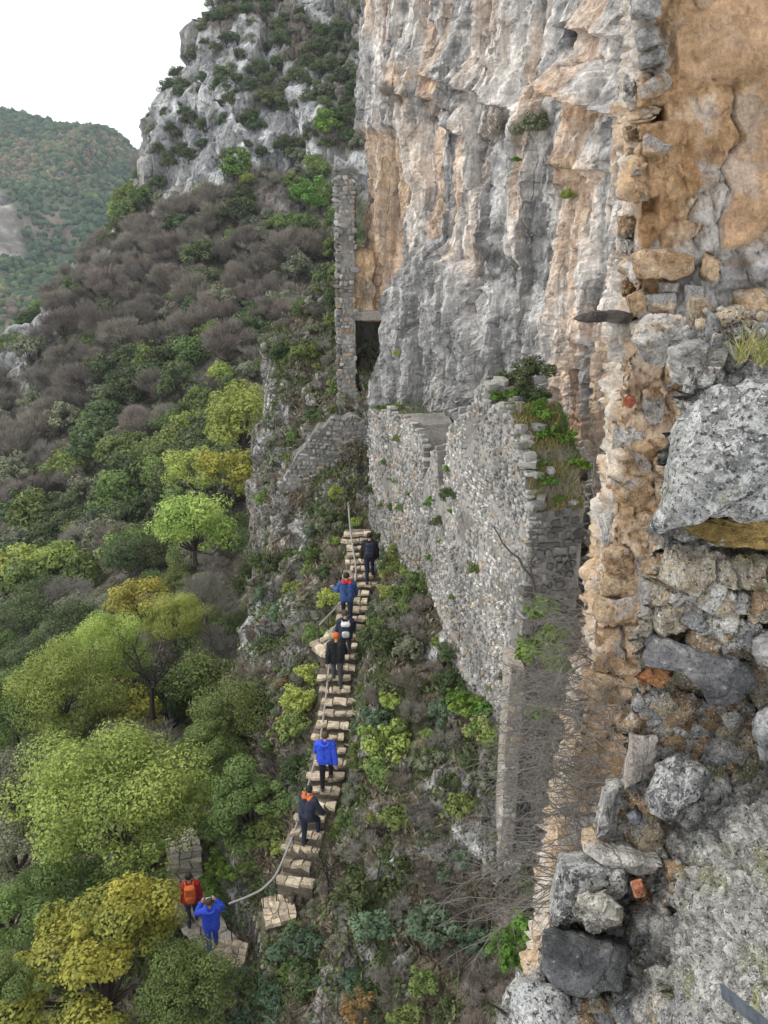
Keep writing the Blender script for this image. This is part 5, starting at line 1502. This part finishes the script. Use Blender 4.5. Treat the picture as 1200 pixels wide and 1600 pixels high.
NEAR_STONES = [
    ([(993, 515), (1012, 494), (1060, 492), (1097, 510), (1088, 530), (1056, 545), (1034, 570), (1007, 560), (993, 538)], 3.6, .5, pale_f, .06, .02, 'stone', pier),
    ([(1046, 547), (1080, 533), (1133, 540), (1162, 550), (1148, 567), (1090, 575), (1068, 603), (1047, 594)], 3.0, .45, lambda s: two_tone(GREYM * 1.0, PALE, 9, s), .04, .015, 'stone', near),
    ([(1087, 577), (1160, 575), (1152, 594), (1102, 602), (1082, 647), (1064, 655), (1072, 607)], 2.5, .3, lambda s: two_tone(GREYM * 1.1, PALE * 1.05, 9, s, OCH_L), .02, .010, 'stone', near),
    ([(1052, 668), (1100, 615), (1200, 582), (1420, 560), (1420, 806), (1200, 808), (1085, 808), (1020, 842), (1013, 828), (1040, 765), (1041, 707)], 2.06, .5, lambda s: lichen((.19, .19, .185), s), .05, .022, 'lichened_slab', near),
    ([(1022, 843), (1085, 812), (1210, 806), (1420, 806), (1420, 850), (1200, 856), (1030, 856)], 2.17, .4, lambda s: two_tone((.20, .14, .045), (.36, .25, .09), 9, s), .01, .008, 'stone', near),
    ([(1030, 867), (1077, 866), (1107, 884), (1107, 918), (1030, 917)], 2.22, .3, och_f, .02, .010, 'stone', near),
    ([(1013, 928), (1100, 918), (1096, 950), (1087, 982), (1009, 968)], 2.20, .3, grey_f, .02, .008, 'stone', near),
    ([(1110, 875), (1200, 870), (1330, 868), (1330, 930), (1194, 928), (1112, 934)], 2.24, .3, lambda s: two_tone((.13, .125, .12), (.30, .27, .24), 9, s, OCH), .02, .012, 'stone', near),
    ([(1000, 1034), (1012, 985), (1032, 995), (1109, 1015), (1182, 1038), (1180, 1074), (1155, 1100), (1109, 1104), (1092, 1070), (1047, 1040)], 2.16, .35, lambda s: two_tone((.13, .13, .135), (.28, .275, .27), 8, s), .03, .010, 'stone', near),
    ([(996, 1058), (1023, 1036), (1060, 1048), (1064, 1074), (1012, 1080)], 2.17, .25, lambda s: two_tone((.28, .12, .05), (.42, .22, .10), 14, s), .04, .018, 'mortar_lump', near),
    ([(985, 1150), (1027, 1150), (1027, 1212), (977, 1230), (981, 1190)], 2.22, .35, lambda s: two_tone((.30, .255, .21), (.46, .41, .36), 8, s), .015, .008, 'stone', near),
    ([(1031, 1205), (1055, 1187), (1101, 1201), (1109, 1228), (1101, 1267), (1058, 1302), (1016, 1298), (1012, 1251)], 2.02, .28, lambda s: lichen((.16, .16, .165), s), .05, .016, 'boulder', near),
    ([(946, 1243), (969, 1232), (964, 1313), (936, 1335), (930, 1313)], 2.20, .35, grey_f, .02, .010, 'stone', near),
    ([(979, 1275), (993, 1267), (1005, 1275), (991, 1290)], 2.14, .1, lambda s: two_tone((.09, .095, .11), (.17, .18, .2), 9, s), .015, .004, 'stone', near),
    ([(913, 1341), (934, 1337), (1040, 1354), (1000, 1366), (915, 1349)], 2.06, .30, pale_f, .008, .006, 'slab', near),
    ([(880, 1362), (915, 1356), (993, 1362), (989, 1396), (946, 1403), (904, 1404), (890, 1448), (863, 1446), (870, 1400)], 2.04, .34, lambda s: lichen((.13, .13, .13), s), .02, .012, 'stone', near),
    ([(890, 1438), (907, 1404), (946, 1399), (972, 1422), (970, 1447), (923, 1462), (893, 1452)], 1.93, .22, lambda s: two_tone((.36, .33, .27), (.55, .52, .45), 16, s), .03, .018, 'mortar_lump', near),
    ([(853, 1474), (900, 1478), (987, 1488), (986, 1517), (970, 1546), (915, 1557), (850, 1541)], 1.86, .26, lambda s: two_tone((.075, .078, .08), (.16, .162, .16), 8, s), .012, .006, 'dark_block', near),
    ([(775, 1610), (787, 1562), (830, 1543), (888, 1555), (895, 1580), (880, 1640), (790, 1650)], 1.80, .30, lambda s: two_tone((.36, .37, .37), (.60, .61, .60), 9, s), .03, .012, 'boulder', near),
    ([(987, 1382), (1004, 1378), (1009, 1396), (992, 1403)], 1.93, .08, lambda s: two_tone((.42, .15, .08), (.52, .25, .14), 20, s), .012, .006, 'brick', near),
    ([(1178, 1130), (1200, 1110), (1330, 1100), (1330, 1180), (1190, 1190)], 2.0, .3, lambda s: two_tone((.26, .27, .28), (.46, .46, .45), 9, s), .02, .012, 'stone', near),
    ([(1175, 1000), (1205, 985), (1330, 985), (1330, 1045), (1185, 1040)], 2.12, .3, lambda s: two_tone(GREYM, PALE, 9, s), .03, .014, 'stone', near),
]
for i, (poly, y, dep, f, bl, rg, nm, par) in enumerate(NEAR_STONES):
    outline_rock(nm, poly, y, dep * .8, par, f(900 + i), M_LICHEN if (nm in ('lichened_slab', 'boulder') or i == 15) else M_NEARSTONE, bl, rg, 900 + i, fr=7, M=110, cuts=8 if nm in ('boulder', 'mortar_lump') else 3, flat=.5 if i in (14, 5, 6) else .27 if i in (15, 17) else .2, back=1.0 if i in (15, 17) else .9)
# pebbles of the broken core
acc = Acc()
regs = [[(1005, 1085), (1095, 1100), (1175, 1110), (1150, 1195), (1110, 1190), (1030, 1195), (1030, 1150), (990, 1140)], [(965, 1240), (1010, 1215), (1012, 1310), (1040, 1345), (950, 1335)], [(1040, 925), (1200, 940), (1200, 1010), (1100, 1000)],
        [(1090, 480), (1200, 500), (1200, 560), (1100, 525)], [(990, 1360), (1060, 1350), (1020, 1460), (985, 1470)], [(880, 1560), (1000, 1560), (1100, 1600), (900, 1600)]]
cnt = 0
while cnt < 1500:
    rg = regs[[0, 0, 0, 1, 1, 2, 3, 4, 5][int(rng.integers(9))]]
    a = np.array(rg); u = rng.uniform(a[:, 0].min(), a[:, 0].max()); v = rng.uniform(a[:, 1].min(), a[:, 1].max())
    if poly_sd(np.array([u]), np.array([v]), rg)[0] < -6: continue
    Y = float(near_Y(u, v)) if rg is not regs[3] else rng.uniform(2.9, 3.6)
    p = PY(u, v, Y - .005)
    s = rng.uniform(.008, .03) * (1 + (rng.random() < .12) * 1.2)
    V, F = UNITS[int(rng.integers(14))]
    c = [(.50, .40, .27), (.42, .40, .37), (.58, .55, .50), (.36, .24, .13), (.30, .30, .30)][int(rng.integers(5))]
    ang = rng.uniform(0, 6.28); ca, sa = math.cos(ang), math.sin(ang)
    W = V * np.array([rng.uniform(.8, 1.4), 1, rng.uniform(.6, 1)]) * s * 1.4
    W = np.stack([W[:, 0] * ca - W[:, 2] * sa, W[:, 1], W[:, 0] * sa + W[:, 2] * ca], 1)
    acc.add(W + p - np.array(near.location), F, np.array(c) * rng.uniform(.8, 1.2)); cnt += 1
o = acc.build('pebbles', M_NEAR, near, smooth=True); o['kind'] = 'stuff'
# grass tuft at the ledge
acc = Acc()
for k in range(260):
    p = PY(rng.uniform(1150, 1260), rng.uniform(545, 580), rng.uniform(2.5, 2.9)); e = p + np.array([rng.normal(scale=.03), rng.normal(scale=.03), rng.uniform(.03, .09)])
    acc.add(*tube([p, (p + e) / 2 + rng.normal(scale=.006, size=3), e], [.0022, .0016, .0006], 3), np.array([(.22, .25, .07), (.38, .34, .15)][k % 2]) * rng.uniform(.7, 1.3))
tag(acc.build('grass_tuft', M_STONE), 'short yellow green grass on the ledge behind the lichened slab', 'grass', kind='stuff')

# timber plank sticking out of the pier, metal bar in the corner
plank = outline_rock('timber_plank', [(897, 498), (916, 490), (972, 486), (994, 494), (982, 506), (912, 503)], 5.2, .55, None, two_tone((.035, .03, .027), (.09, .08, .07), 12, 5), M_PIER, .01, .006, 41, M=40)
tag(plank, 'dark weathered timber plank jutting from the ochre pier', 'plank')
bar = empty('metal_bar', tuple(PY(1165, 1590, 1.12)))
tag(bar, 'blue grey flat metal bar lying on the lichened broken wall', 'metal bar')
a, b = PY(1140, 1570, 1.16), PY(1235, 1650, .98)
ax = (b - a) / np.linalg.norm(b - a); sd = np.cross(ax, np.array([0, -.5, .85])); sd /= np.linalg.norm(sd); up = np.cross(sd, ax)
up = up if up[2] > 0 else -up
M_METAL = plain_mat('worn_metal', (0.20, 0.23, 0.27), 0.45, 0.7)
def boxp(a, b, w, h, z0):
    V = [q + sd * x + up * (z + z0) for q in (a, b) for x, z in ((-w, 0), (w, 0), (w, h), (-w, h))]
    return np.array(V), [(0, 1, 2, 3), (7, 6, 5, 4), (0, 4, 5, 1), (1, 5, 6, 2), (2, 6, 7, 3), (3, 7, 4, 0)]
V, F = boxp(a, b, .012, .006, .012); mk('flange', V - np.array(bar.location), F, M_METAL, bar)
V, F = boxp(a + sd * .009, b + sd * .009, .003, .018, .0185); mk('web', V - np.array(bar.location), F, M_METAL, bar)

# ------------------------------------------------------------------ dead bush and thin branches below the pier
M_TWIG = plain_mat('dead_twig', (0.165, 0.15, 0.13), 0.9, var=.35)
def twig_bush(name, label, starts, n_stem, length, r0, seed, drift, subs=9, parts=True):
    r = np.random.default_rng(seed)
    root = np.mean(starts, axis=0)
    t = empty(name, tuple(float(x) for x in root)); tag(t, label, 'bush')
    st = Acc(); tw = Acc()
    for k in range(n_stem):
        p = starts[int(r.integers(len(starts)))] + r.normal(scale=.10, size=3)
        d = np.array(drift) + r.normal(scale=.45, size=3); d /= np.linalg.norm(d)
        L = length * r.uniform(.5, 1.15); pts = [p]
        for s in range(7):
            d = d + r.normal(scale=.16, size=3) + np.array([0, 0, -.035 * s]); d /= np.linalg.norm(d)
            pts.append(pts[-1] + d * L / 7)
        pts = np.array(pts)
        st.add(*tube(pts - root, np.linspace(r0, r0 * .3, 8), 4))
        for _ in range(subs):
            i = int(r.integers(1, 7)); q = pts[i]; e = pts[i + 1] - pts[i]; e /= np.linalg.norm(e)
            e = e + r.normal(scale=.6, size=3); e /= np.linalg.norm(e); l2 = L * r.uniform(.12, .38)
            m = q + e * l2 * .5 + r.normal(scale=.03, size=3) * l2
            w = q + e * l2 + np.array([0, 0, -.08 * l2]) + r.normal(scale=.10, size=3) * l2
            tw.add(*tube(np.array([q, m, w]) - root, [r0 * .42, r0 * .32, r0 * .16], 3))
    mk('stems', np.concatenate(st.V), np.concatenate(st.F), M_TWIG, t, smooth=True); mk('twigs', np.concatenate(tw.V), np.concatenate(tw.F), M_TWIG, t, smooth=True)
starts = [P(975, 1030, 6.3), P(960, 1090, 6.4), P(965, 1150, 6.2), P(950, 1200, 6.2), P(940, 1260, 6.1), P(925, 1320, 6.0), P(990, 980, 6.4), P(900, 1380, 6.0), P(960, 1110, 6.8)]
twig_bush('dead_bush', 'tangled grey leafless bush hanging below the ochre pier', starts, 190, .9, .0052, 31, (-.85, .1, .12), 12)
starts = [P(900, 1150, 8.6), P(890, 1220, 8.4), P(875, 1290, 8.3), P(905, 1080, 8.7), P(930, 1000, 8.6)]
twig_bush('dead_bush', 'thinner grey leafless bush behind the tangled one, before the wall end', starts, 100, 1.0, .0056, 32, (-.55, .1, .35), 10)
def branch(name, label, lines, mat, r0):
    root = np.array(P(*lines[0][0])); t = empty(name, tuple(float(x) for x in root)); tag(t, label, 'branch')
    for k, ln_ in enumerate(lines):
        pts = resample(np.array([P(*q) for q in ln_]), 14)
        pts[1:-1] += rng.normal(scale=.012, size=(12, 3)) * (ln_[0][2] / 8)
        V, F = tube(pts - root, np.linspace(r0 * (1 if k == 0 else .6), r0 * .3, 14), 5)
        mk('stem' if k == 0 else 'twig', V, F, mat, t, smooth=True)
branch('dead_branch', 'brown dead branch leaning across the pale long wall', [[(892, 1010, 13.5), (862, 978, 13.5), (832, 905, 13.6), (800, 862, 13.7), (768, 820, 13.8)], [(832, 905, 13.6), (835, 960, 13.5), (834, 1008, 13.4)], [(832, 905, 13.6), (832, 850, 13.6), (826, 830, 13.6)], [(862, 978, 13.5), (900, 950, 13.2), (925, 938, 13.2)]], M_BARK, .035)
branch('dead_branch', 'grey dead branch along the edge of the ochre pier', [[(905, 1000, 6.6), (935, 930, 6.4), (940, 870, 6.3), (952, 800, 6.2), (965, 720, 6.2), (985, 650, 6.2)], [(940, 870, 6.3), (925, 800, 6.5), (932, 700, 6.5), (922, 650, 6.5)], [(935, 930, 6.4), (900, 960, 6.6), (870, 985, 6.8)], [(948, 805, 6.2), (915, 775, 6.4)]], M_TWIG, .014)
branch('dead_branch', 'thin upright stick growing behind the long wall', [[(829, 640, 21.0), (826, 600, 21.2), (822, 565, 21.3)], [(829, 640, 21.0), (845, 670, 20.8), (858, 700, 20.5)]], M_BARK, .035)
for (u, v, D, s) in [(850, 980, 13.0, 1.0), (845, 1060, 12.0, 1.2), (835, 1040, 12.3, 1.0), (862, 1010, 12.6, .8), (822, 1470, 13.5, 1.0), (795, 1500, 14.0, 1.2), (840, 1130, 11.8, .7)]:
    o = shrub('herb', P(u, v, D), s); o['label'] = 'bright green herb in the gap below the wall end'; o['group'] = 'herbs below the wall end'

# ------------------------------------------------------------------ people
M_SKIN = plain_mat('skin', (0.50, 0.30, 0.21), 0.6, var=.06)
M_HAIR = plain_mat('dark_hair', (0.03, 0.022, 0.018), 0.7, scale=120)
M_HAIRG = plain_mat('brown_hair', (0.085, 0.055, 0.035), 0.7, scale=120)
def cloth(name, c): return plain_mat(name, c, 0.75, var=.18, scale=14)
C_NAVY = cloth('navy_cloth', (0.030, 0.036, 0.060)); C_BLACK = cloth('black_cloth', (0.018, 0.018, 0.020)); C_BLUE = cloth('blue_cloth', (0.045, 0.090, 0.24)); C_ROYAL = cloth('royal_blue_cloth', (0.035, 0.085, 0.62))
C_GREY = cloth('grey_cloth', (0.075, 0.075, 0.080)); C_DNAVY = cloth('dark_jeans', (0.022, 0.028, 0.055)); C_RED = cloth('red_cloth', (0.40, 0.02, 0.03)); C_ORANGE = cloth('orange_cloth', (0.62, 0.14, 0.03)); C_SCARF = cloth('red_scarf', (0.65, 0.03, 0.03))
C_WHITE = cloth('white_cloth', (0.7, 0.7, 0.7)); C_BROWN = cloth('boot_leather', (0.05, 0.035, 0.025)); C_DBLUE = cloth('deep_blue_cloth', (0.025, 0.05, 0.36))

def capsule(acc, a, b, ra, rb, n=12):
    a = np.asarray(a, float); b = np.asarray(b, float)
    L = np.linalg.norm(b - a); t = (b - a) / (L + 1e-9)
    pts = []; rad = []
    for k in (-1.0, -.92, -.7, -.4): pts.append(a + t * ra * k); rad.append(ra * math.sqrt(max(0.0001, 1 - k * k)))
    for k in (0, .5, 1.0): pts.append(a + t * L * k); rad.append(ra + (rb - ra) * k)
    for k in (.4, .7, .92, 1.0): pts.append(b + t * rb * k); rad.append(rb * math.sqrt(max(0.0001, 1 - k * k)))
    pts = np.array(pts)
    ref = np.array([0.3, 0.9, 0.2]) if abs(t[1]) < .8 else np.array([1.0, 0, .1])
    u = np.cross(t, ref); u /= np.linalg.norm(u); w = np.cross(t, u)
    V = []
    for p, r in zip(pts, rad):
        for i in range(n):
            q = 2 * math.pi * i / n; V.append(p + r * (math.cos(q) * u + math.sin(q) * w))
    m = len(pts)
    F = [(k * n + i, k * n + (i + 1) % n, (k + 1) * n + (i + 1) % n, (k + 1) * n + i) for k in range(m - 1) for i in range(n)]
    F.append(tuple(range(n - 1, -1, -1))); F.append(tuple((m - 1) * n + i for i in range(n)))
    acc[1].extend([tuple(i + acc[2] for i in f) for f in F]); acc[0].extend(V); acc[2] += len(V)

def person(loc, yaw, label, jacket, trousers, hair, step=.2, lean=.12, arms='walk', collar=None, hood=False, height=1.74, mirror=1, trouser_long=True, turn=0.0, jacket_len=.86):
    """A figure facing its local +Y with the lower foot at the origin; one continuous body, clothes over it."""
    s = height / 1.74
    hipz = .93 + step * .35
    def spine(z, x=0.0, f=0.0):                       # a point of the leaning trunk
        k = z - hipz
        return np.array([x, f + k * math.sin(lean), hipz + k * math.cos(lean)])
    B = []                                            # bones: name, a, b, ra, rb
    hip = np.array([0, 0, hipz])
    for sx in (-1, 1):
        sho = spine(1.40 + step * .35, sx * .185); sho2 = spine(1.42 + step * .35, sx * .10)
        B.append(('torso', spine(hipz + .05, sx * .075), spine(hipz + .26, sx * .085), .115, .115))
        B.append(('torso', spine(hipz + .26, sx * .085), spine(1.36 + step * .35, sx * .105), .118, .105))
        B.append(('torso', sho2, sho, .080, .070))
        up = (sx * mirror > 0)
        hp = hip + np.array([sx * .09, 0, -.02])
        if up: ankle = np.array([sx * .10, .24 + step * .6, .09 + step])
        else: ankle = np.array([sx * .10, -.02, .09])
        mid = (hp + ankle) / 2; reach = np.linalg.norm(ankle - hp)
        bendk = math.sqrt(max(0.0, .43 ** 2 - (reach / 2) ** 2)) if reach < .86 else .02
        knee = mid + np.array([0, bendk + .015, bendk * .25])
        B.append(('thigh', hp, knee, .098, .066)); B.append(('shin', knee, ankle, .064, .045))
        B.append(('foot', ankle + np.array([0, -.03, -.045]), ankle + np.array([sx * .015, .16, -.055]), .042, .036))
        if arms == 'walk':
            sw = .16 * (1 if not up else -1)
            elb = sho + np.array([sx * .075, sw * .8, -.28]); wr = elb + np.array([sx * .02, sw + .11, -.22])
        elif arms == 'rail':
            elb = sho + np.array([sx * .10, .10, -.26]); wr = elb + (np.array([-.12, .20, .02]) if sx < 0 else np.array([.03, .12, -.21]))
        elif arms == 'camera':
            elb = sho + np.array([sx * .14, .17, -.16]); wr = elb + np.array([-sx * .14, .14, .17])
        elif arms == 'pack':
            elb = sho + np.array([sx * .08, .02, -.28]); wr = elb + np.array([-sx * .10, .21, .02])
        else:
            elb = sho + np.array([sx * .06, .02, -.29]); wr = elb + np.array([sx * .01, .06, -.25])
        B.append(('arm', sho, elb, .060, .048)); B.append(('arm', elb, wr, .047, .036))
        d = (wr - elb) / np.linalg.norm(wr - elb); side = np.cross(d, np.array([0, 0, 1.0])); side = side / (np.linalg.norm(side) + 1e-6)
        palm = wr + d * .075
        B.append(('hand', wr + d * .02, palm, .030, .034))
        for j, (o_, l_) in enumerate(((-.03, .062), (-.010, .078), (.010, .074), (.029, .058))):
            f0 = palm + side * o_; f1_ = f0 + d * l_ * .6 + np.array([0, 0, -.006]); B.append(('hand', f0, f1_, .0105, .0095)); B.append(('hand', f1_, f1_ + d * l_ * .4 + np.array([0, .012, -.012]), .0095, .008))
        th0 = wr + d * .03 - side * .030 * sx; B.append(('hand', th0, th0 + d * .05 - side * .03 * sx, .012, .010))
    B.append(('torso', hip + np.array([-.05, 0, .02]), hip + np.array([.05, 0, .02]), .115, .115))
    nk = spine(1.47 + step * .35); hd = spine(1.60 + step * .35, 0, .02) + np.array([0, .01, .02])
    B.append(('neck', nk, hd, .052, .052))
    ct, st_ = math.cos(turn), math.sin(turn)
    def hv(x, y, z): return hd + np.array([x * ct - y * st_, x * st_ + y * ct, z])
    B.append(('head', hv(0, -.012, .055), hv(0, .0, .035), .088, .086)); B.append(('head', hv(0, .018, -.055), hv(0, .022, -.035), .055, .060))
    B.append(('head', hv(0, .092, .012), hv(0, .105, -.008), .012, .016))                              # nose
    for sx in (-1, 1):
        B.append(('head', hv(sx * .083, -.005, .02), hv(sx * .084, -.003, -.012), .013, .010))      # ears
        B.append(('head', hv(sx * .03, .078, .03), hv(sx * .035, .078, .03), .012, .012))           # brow
    B.append(('head', hv(-.02, .074, -.048), hv(.02, .074, -.048), .010, .010))                        # lips
    acc = [[], [], 0]
    for (_, a, b, ra, rb) in B: capsule(acc, a, b, ra, rb)
    me0 = bpy.data.meshes.new('tmp'); me0.from_pydata([tuple(v) for v in acc[0]], [], acc[1])
    ob = bpy.data.objects.new('tmp', me0); COL.objects.link(ob)
    md = ob.modifiers.new('r', 'REMESH'); md.mode = 'VOXEL'; md.voxel_size = .0135; md.use_smooth_shade = True
    ms = ob.modifiers.new('s', 'SMOOTH'); ms.factor = .5; ms.iterations = 2
    dg = bpy.context.evaluated_depsgraph_get()
    body_me = bpy.data.meshes.new_from_object(ob.evaluated_get(dg))
    bpy.data.objects.remove(ob); bpy.data.meshes.remove(me0)
    n = len(body_me.vertices); V = np.zeros(n * 3, np.float32); body_me.vertices.foreach_get('co', V); V = V.reshape(-1, 3).astype(float)
    NN = np.zeros(n * 3, np.float32); body_me.vertices.foreach_get('normal', NN); NN = NN.reshape(-1, 3).astype(float)
    F = np.array([p.vertices[:] for p in body_me.polygons if len(p.vertices) == 4])
    bpy.data.meshes.remove(body_me)
    best = np.full(n, 1e9); tagi = np.zeros(n, int); names = ['torso', 'arm', 'hand', 'thigh', 'shin', 'foot', 'neck', 'head']
    for (nm, a, b, ra, rb) in B:
        ab = b - a; t = np.clip(((V - a) @ ab) / (ab @ ab + 1e-9), 0, 1)
        dd_ = np.linalg.norm(V - a - t[:, None] * ab, axis=1) - (ra + (rb - ra) * t)
        m = dd_ < best; best[m] = dd_[m]; tagi[m] = names.index(nm)
    root = empty('person', loc); root.rotation_euler = (0, 0, yaw); tag(root, label, 'person')
    def piece(nm, vm, off, mat, wr=.0, z=None):
        fm = vm[F].all(1)
        if not fm.any(): return
        f = F[fm]; ids, inv = np.unique(f, return_inverse=True)
        v = V[ids] + NN[ids] * (off + wr * fbm(V[ids] * np.array([9, 9, 5]) + loc[0], 3, seed=7)[:, None] + wr * .7 * ridged(V[ids] * np.array([14, 14, 22.]), 2, seed=8)[:, None])
        return mk(nm, v * s, inv.reshape(-1, 4), mat, root, smooth=True)
    mk('body', V * s, F, M_SKIN, root, smooth=True)
    tr = np.isin(tagi, [names.index('thigh'), names.index('shin'), 0]) & (V[:, 2] < hipz + .12) & (V[:, 2] > .02)
    tr &= ~np.isin(tagi, [2, 1])
    piece('trousers', tr, .012, trousers, .009)
    jk = np.isin(tagi, [0, 1]) | (np.isin(tagi, [3]) & (V[:, 2] > jacket_len + step * .35)) | ((tagi == 6) & (V[:, 2] < nk[2] + .035))
    piece('jacket', jk, .030, jacket, .016)
    piece('shoe', (tagi == 5) & (V[:, 0] > 0), .006, C_BROWN)
    piece('shoe', (tagi == 5) & (V[:, 0] < 0), .006, C_BROWN)
    local = V - hd
    yy = -local[:, 0] * st_ + local[:, 1] * ct
    hr = (tagi == 7) & ((local[:, 2] > .075) | ((yy < .005) & (local[:, 2] > -.05)) | ((yy < .05) & (local[:, 2] > .045)))
    piece('hair', hr, .012, hair, .006)
    if collar is not None:
        ck = ((tagi == 6) | (tagi == 0) | (tagi == 7)) & (np.abs(V[:, 2] - (nk[2] + .005)) < .05) & (np.hypot(V[:, 0] - nk[0], V[:, 1] - nk[1]) < .15)
        piece('collar', ck, .048, collar, .01)
    if hood:
        hv0 = Acc(); th = np.linspace(0, 2 * math.pi, 24)
        ring = [nk + np.array([.115 * math.sin(q), -.05 - .085 * math.cos(q) * (1.25 if math.cos(q) > 0 else .6), .02 - .05 * (math.cos(q) > 0) * math.cos(q)]) for q in th]
        hv0.add(*tube(ring, .045, 8)); mk('hood', np.concatenate(hv0.V) * s, np.concatenate(hv0.F), jacket, root, smooth=True)
    return root, spine, s

def backpack(pdat, label, main, trim):
    root, spine, s = pdat
    t = empty('backpack', root.location); t.rotation_euler = root.rotation_euler.copy(); tag(t, label, 'backpack')
    c = (spine(1.26)) + np.array([0, -.245, .04])
    def rb(nm, c, sz, mat, seed):
        V, F = stone_unit(seed, boxy=3.4, jag=.05, n=4); return mk(nm, (V * np.array(sz) + c) * s, F, mat, t, smooth=True)
    rb('pack_body', c, (.30, .20, .46), main, 3); rb('front_pocket', c + np.array([0, -.10, -.09]), (.24, .09, .22), trim, 4); rb('top_flap', c + np.array([0, 0, .20]), (.29, .21, .12), trim, 5)
    for sx in (-1, 1):
        pts = [c + np.array([sx * .10, .10, .20]), spine(1.50, sx * .11) + np.array([0, -.02, .045]), spine(1.40, sx * .12) + np.array([0, .16, .0]), spine(1.15, sx * .15) + np.array([0, .14, 0]), c + np.array([sx * .14, .10, -.18])]
        V, F = tube(resample(np.array(pts), 14) * s, .018, 6); mk('strap', V, F, trim, t, smooth=True)
    return t

def stair_z(p):
    d = np.hypot(TRACK[:, 0] - p[0], TRACK[:, 1] - p[1]); return float(TRACK[d.argmin(), 2])
def foot(u, v, D, raise_=0.0):
    p = P(u, v, D); # settle on the step that is under this point
    k = np.hypot(cent[:, 0] - p[0], (cent[:, 1] - p[1])).argmin()
    # find the step whose tread spans this place
    for i in range(NST):
        if cent[i][1] <= p[1] < cent[i + 1][1]: k = i; break
    return (float(p[0]), float(p[1]), float(cent[min(k + 1, NST)][2] - .02))
p1 = person(foot(578, 917, 29.8), .05, 'person in black jacket and dark trousers near the top of the steps', C_BLACK, C_DNAVY, M_HAIR, step=.17, lean=.10, arms='rest')
backpack(p1, 'navy backpack on the back of the black jacket', C_NAVY, C_DNAVY)
p2 = person(foot(543, 978, 28.2), .12, 'person in dull blue jacket with a red collar climbing the steps', C_BLUE, C_DNAVY, M_HAIR, step=.17, lean=.14, arms='rail', collar=C_SCARF, mirror=-1)
p3 = person(foot(541, 1042, 27.1), .05, 'person with brown hair and blue pack climbing behind the red collar', C_NAVY, C_GREY, M_HAIRG, step=.17, lean=.18, arms='pack', height=1.70)
backpack(p3, 'blue and white backpack with an orange flap on the climbing walker', C_NAVY, C_WHITE)
scarf = None
p4 = person(foot(527, 1075, 26.4), .06, 'person in orange cap, black jacket and grey trousers below the terrace', C_BLACK, C_GREY, C_ORANGE, step=.15, lean=.12, arms='walk', mirror=-1)
p5 = person(foot(510, 1238, 24.05), -.02, 'person in bright royal blue hooded jacket on the middle steps', C_ROYAL, C_BLACK, M_HAIRG, step=.17, lean=.08, arms='walk', hood=True)
p6 = person(foot(481, 1335, 23.5), -.55, 'person in navy jacket with orange collar on the lower steps', C_NAVY, C_DNAVY, M_HAIR, step=.17, lean=.22, arms='rail', collar=C_ORANGE, turn=-.3, jacket_len=.74)
def pathfoot(u, v, D):
    p = P(u, v, D); d = np.hypot(TRACK[:, 0] - p[0], TRACK[:, 1] - p[1]); return (float(p[0]), float(p[1]), float(TRACK[d.argmin(), 2]) - .01)
p7 = person(pathfoot(303, 1455, 24.2), .25, 'person in red jacket and dark cap on the paved path', C_RED, C_NAVY, M_HAIR, step=.0, lean=.05, arms='rest')
backpack(p7, 'orange backpack on the red jacket', C_ORANGE, C_ORANGE)
p8 = person(pathfoot(334, 1488, 23.4), .3, 'person in long royal blue jacket holding up a camera on the path', C_ROYAL, C_DBLUE, M_HAIRG, step=.0, lean=.03, arms='camera', hood=True, jacket_len=.70)
root, spine, s = p8
cam_o = empty('compact_camera', root.location); cam_o.rotation_euler = root.rotation_euler.copy(); tag(cam_o, 'small pale camera held up by the person in blue', 'camera')
cc_ = spine(1.42) + np.array([0, .36, .02])
V, F = stone_unit(2, boxy=7, jag=.01, n=3); mk('camera_body', V * np.array([.14, .05, .085]) + cc_, F, C_WHITE, cam_o, smooth=False)
V, F = tube([cc_ + np.array([0, .02, 0]), cc_ + np.array([0, .06, 0])], .026, 12); mk('lens', V, F, C_BLACK, cam_o, smooth=True)

# ------------------------------------------------------------------ the air of the gorge
M_HAZE, _t, _N, _L = new_mat('haze_air')
_o = _N.new('ShaderNodeOutputMaterial'); _v = _N.new('ShaderNodeVolumePrincipled')
_v.inputs['Color'].default_value = (0.80, 0.90, 1.0, 1); _v.inputs['Density'].default_value = 0.00026; _v.inputs['Anisotropy'].default_value = 0.2
_L.new(_v.outputs[0], _o.inputs['Volume'])
hx0, hx1, hy0, hy1, hz0, hz1 = -520, 230, -20, 900, -230, 215
hv = [(x, y, z) for x in (hx0, hx1) for y in (hy0, hy1) for z in (hz0, hz1)]
haze = mk('haze', hv, [(0, 1, 3, 2), (4, 6, 7, 5), (0, 4, 5, 1), (2, 3, 7, 6), (0, 2, 6, 4), (1, 5, 7, 3)], M_HAZE)
tag(haze, 'thin pale blue haze hanging in the gorge', 'haze', kind='stuff')
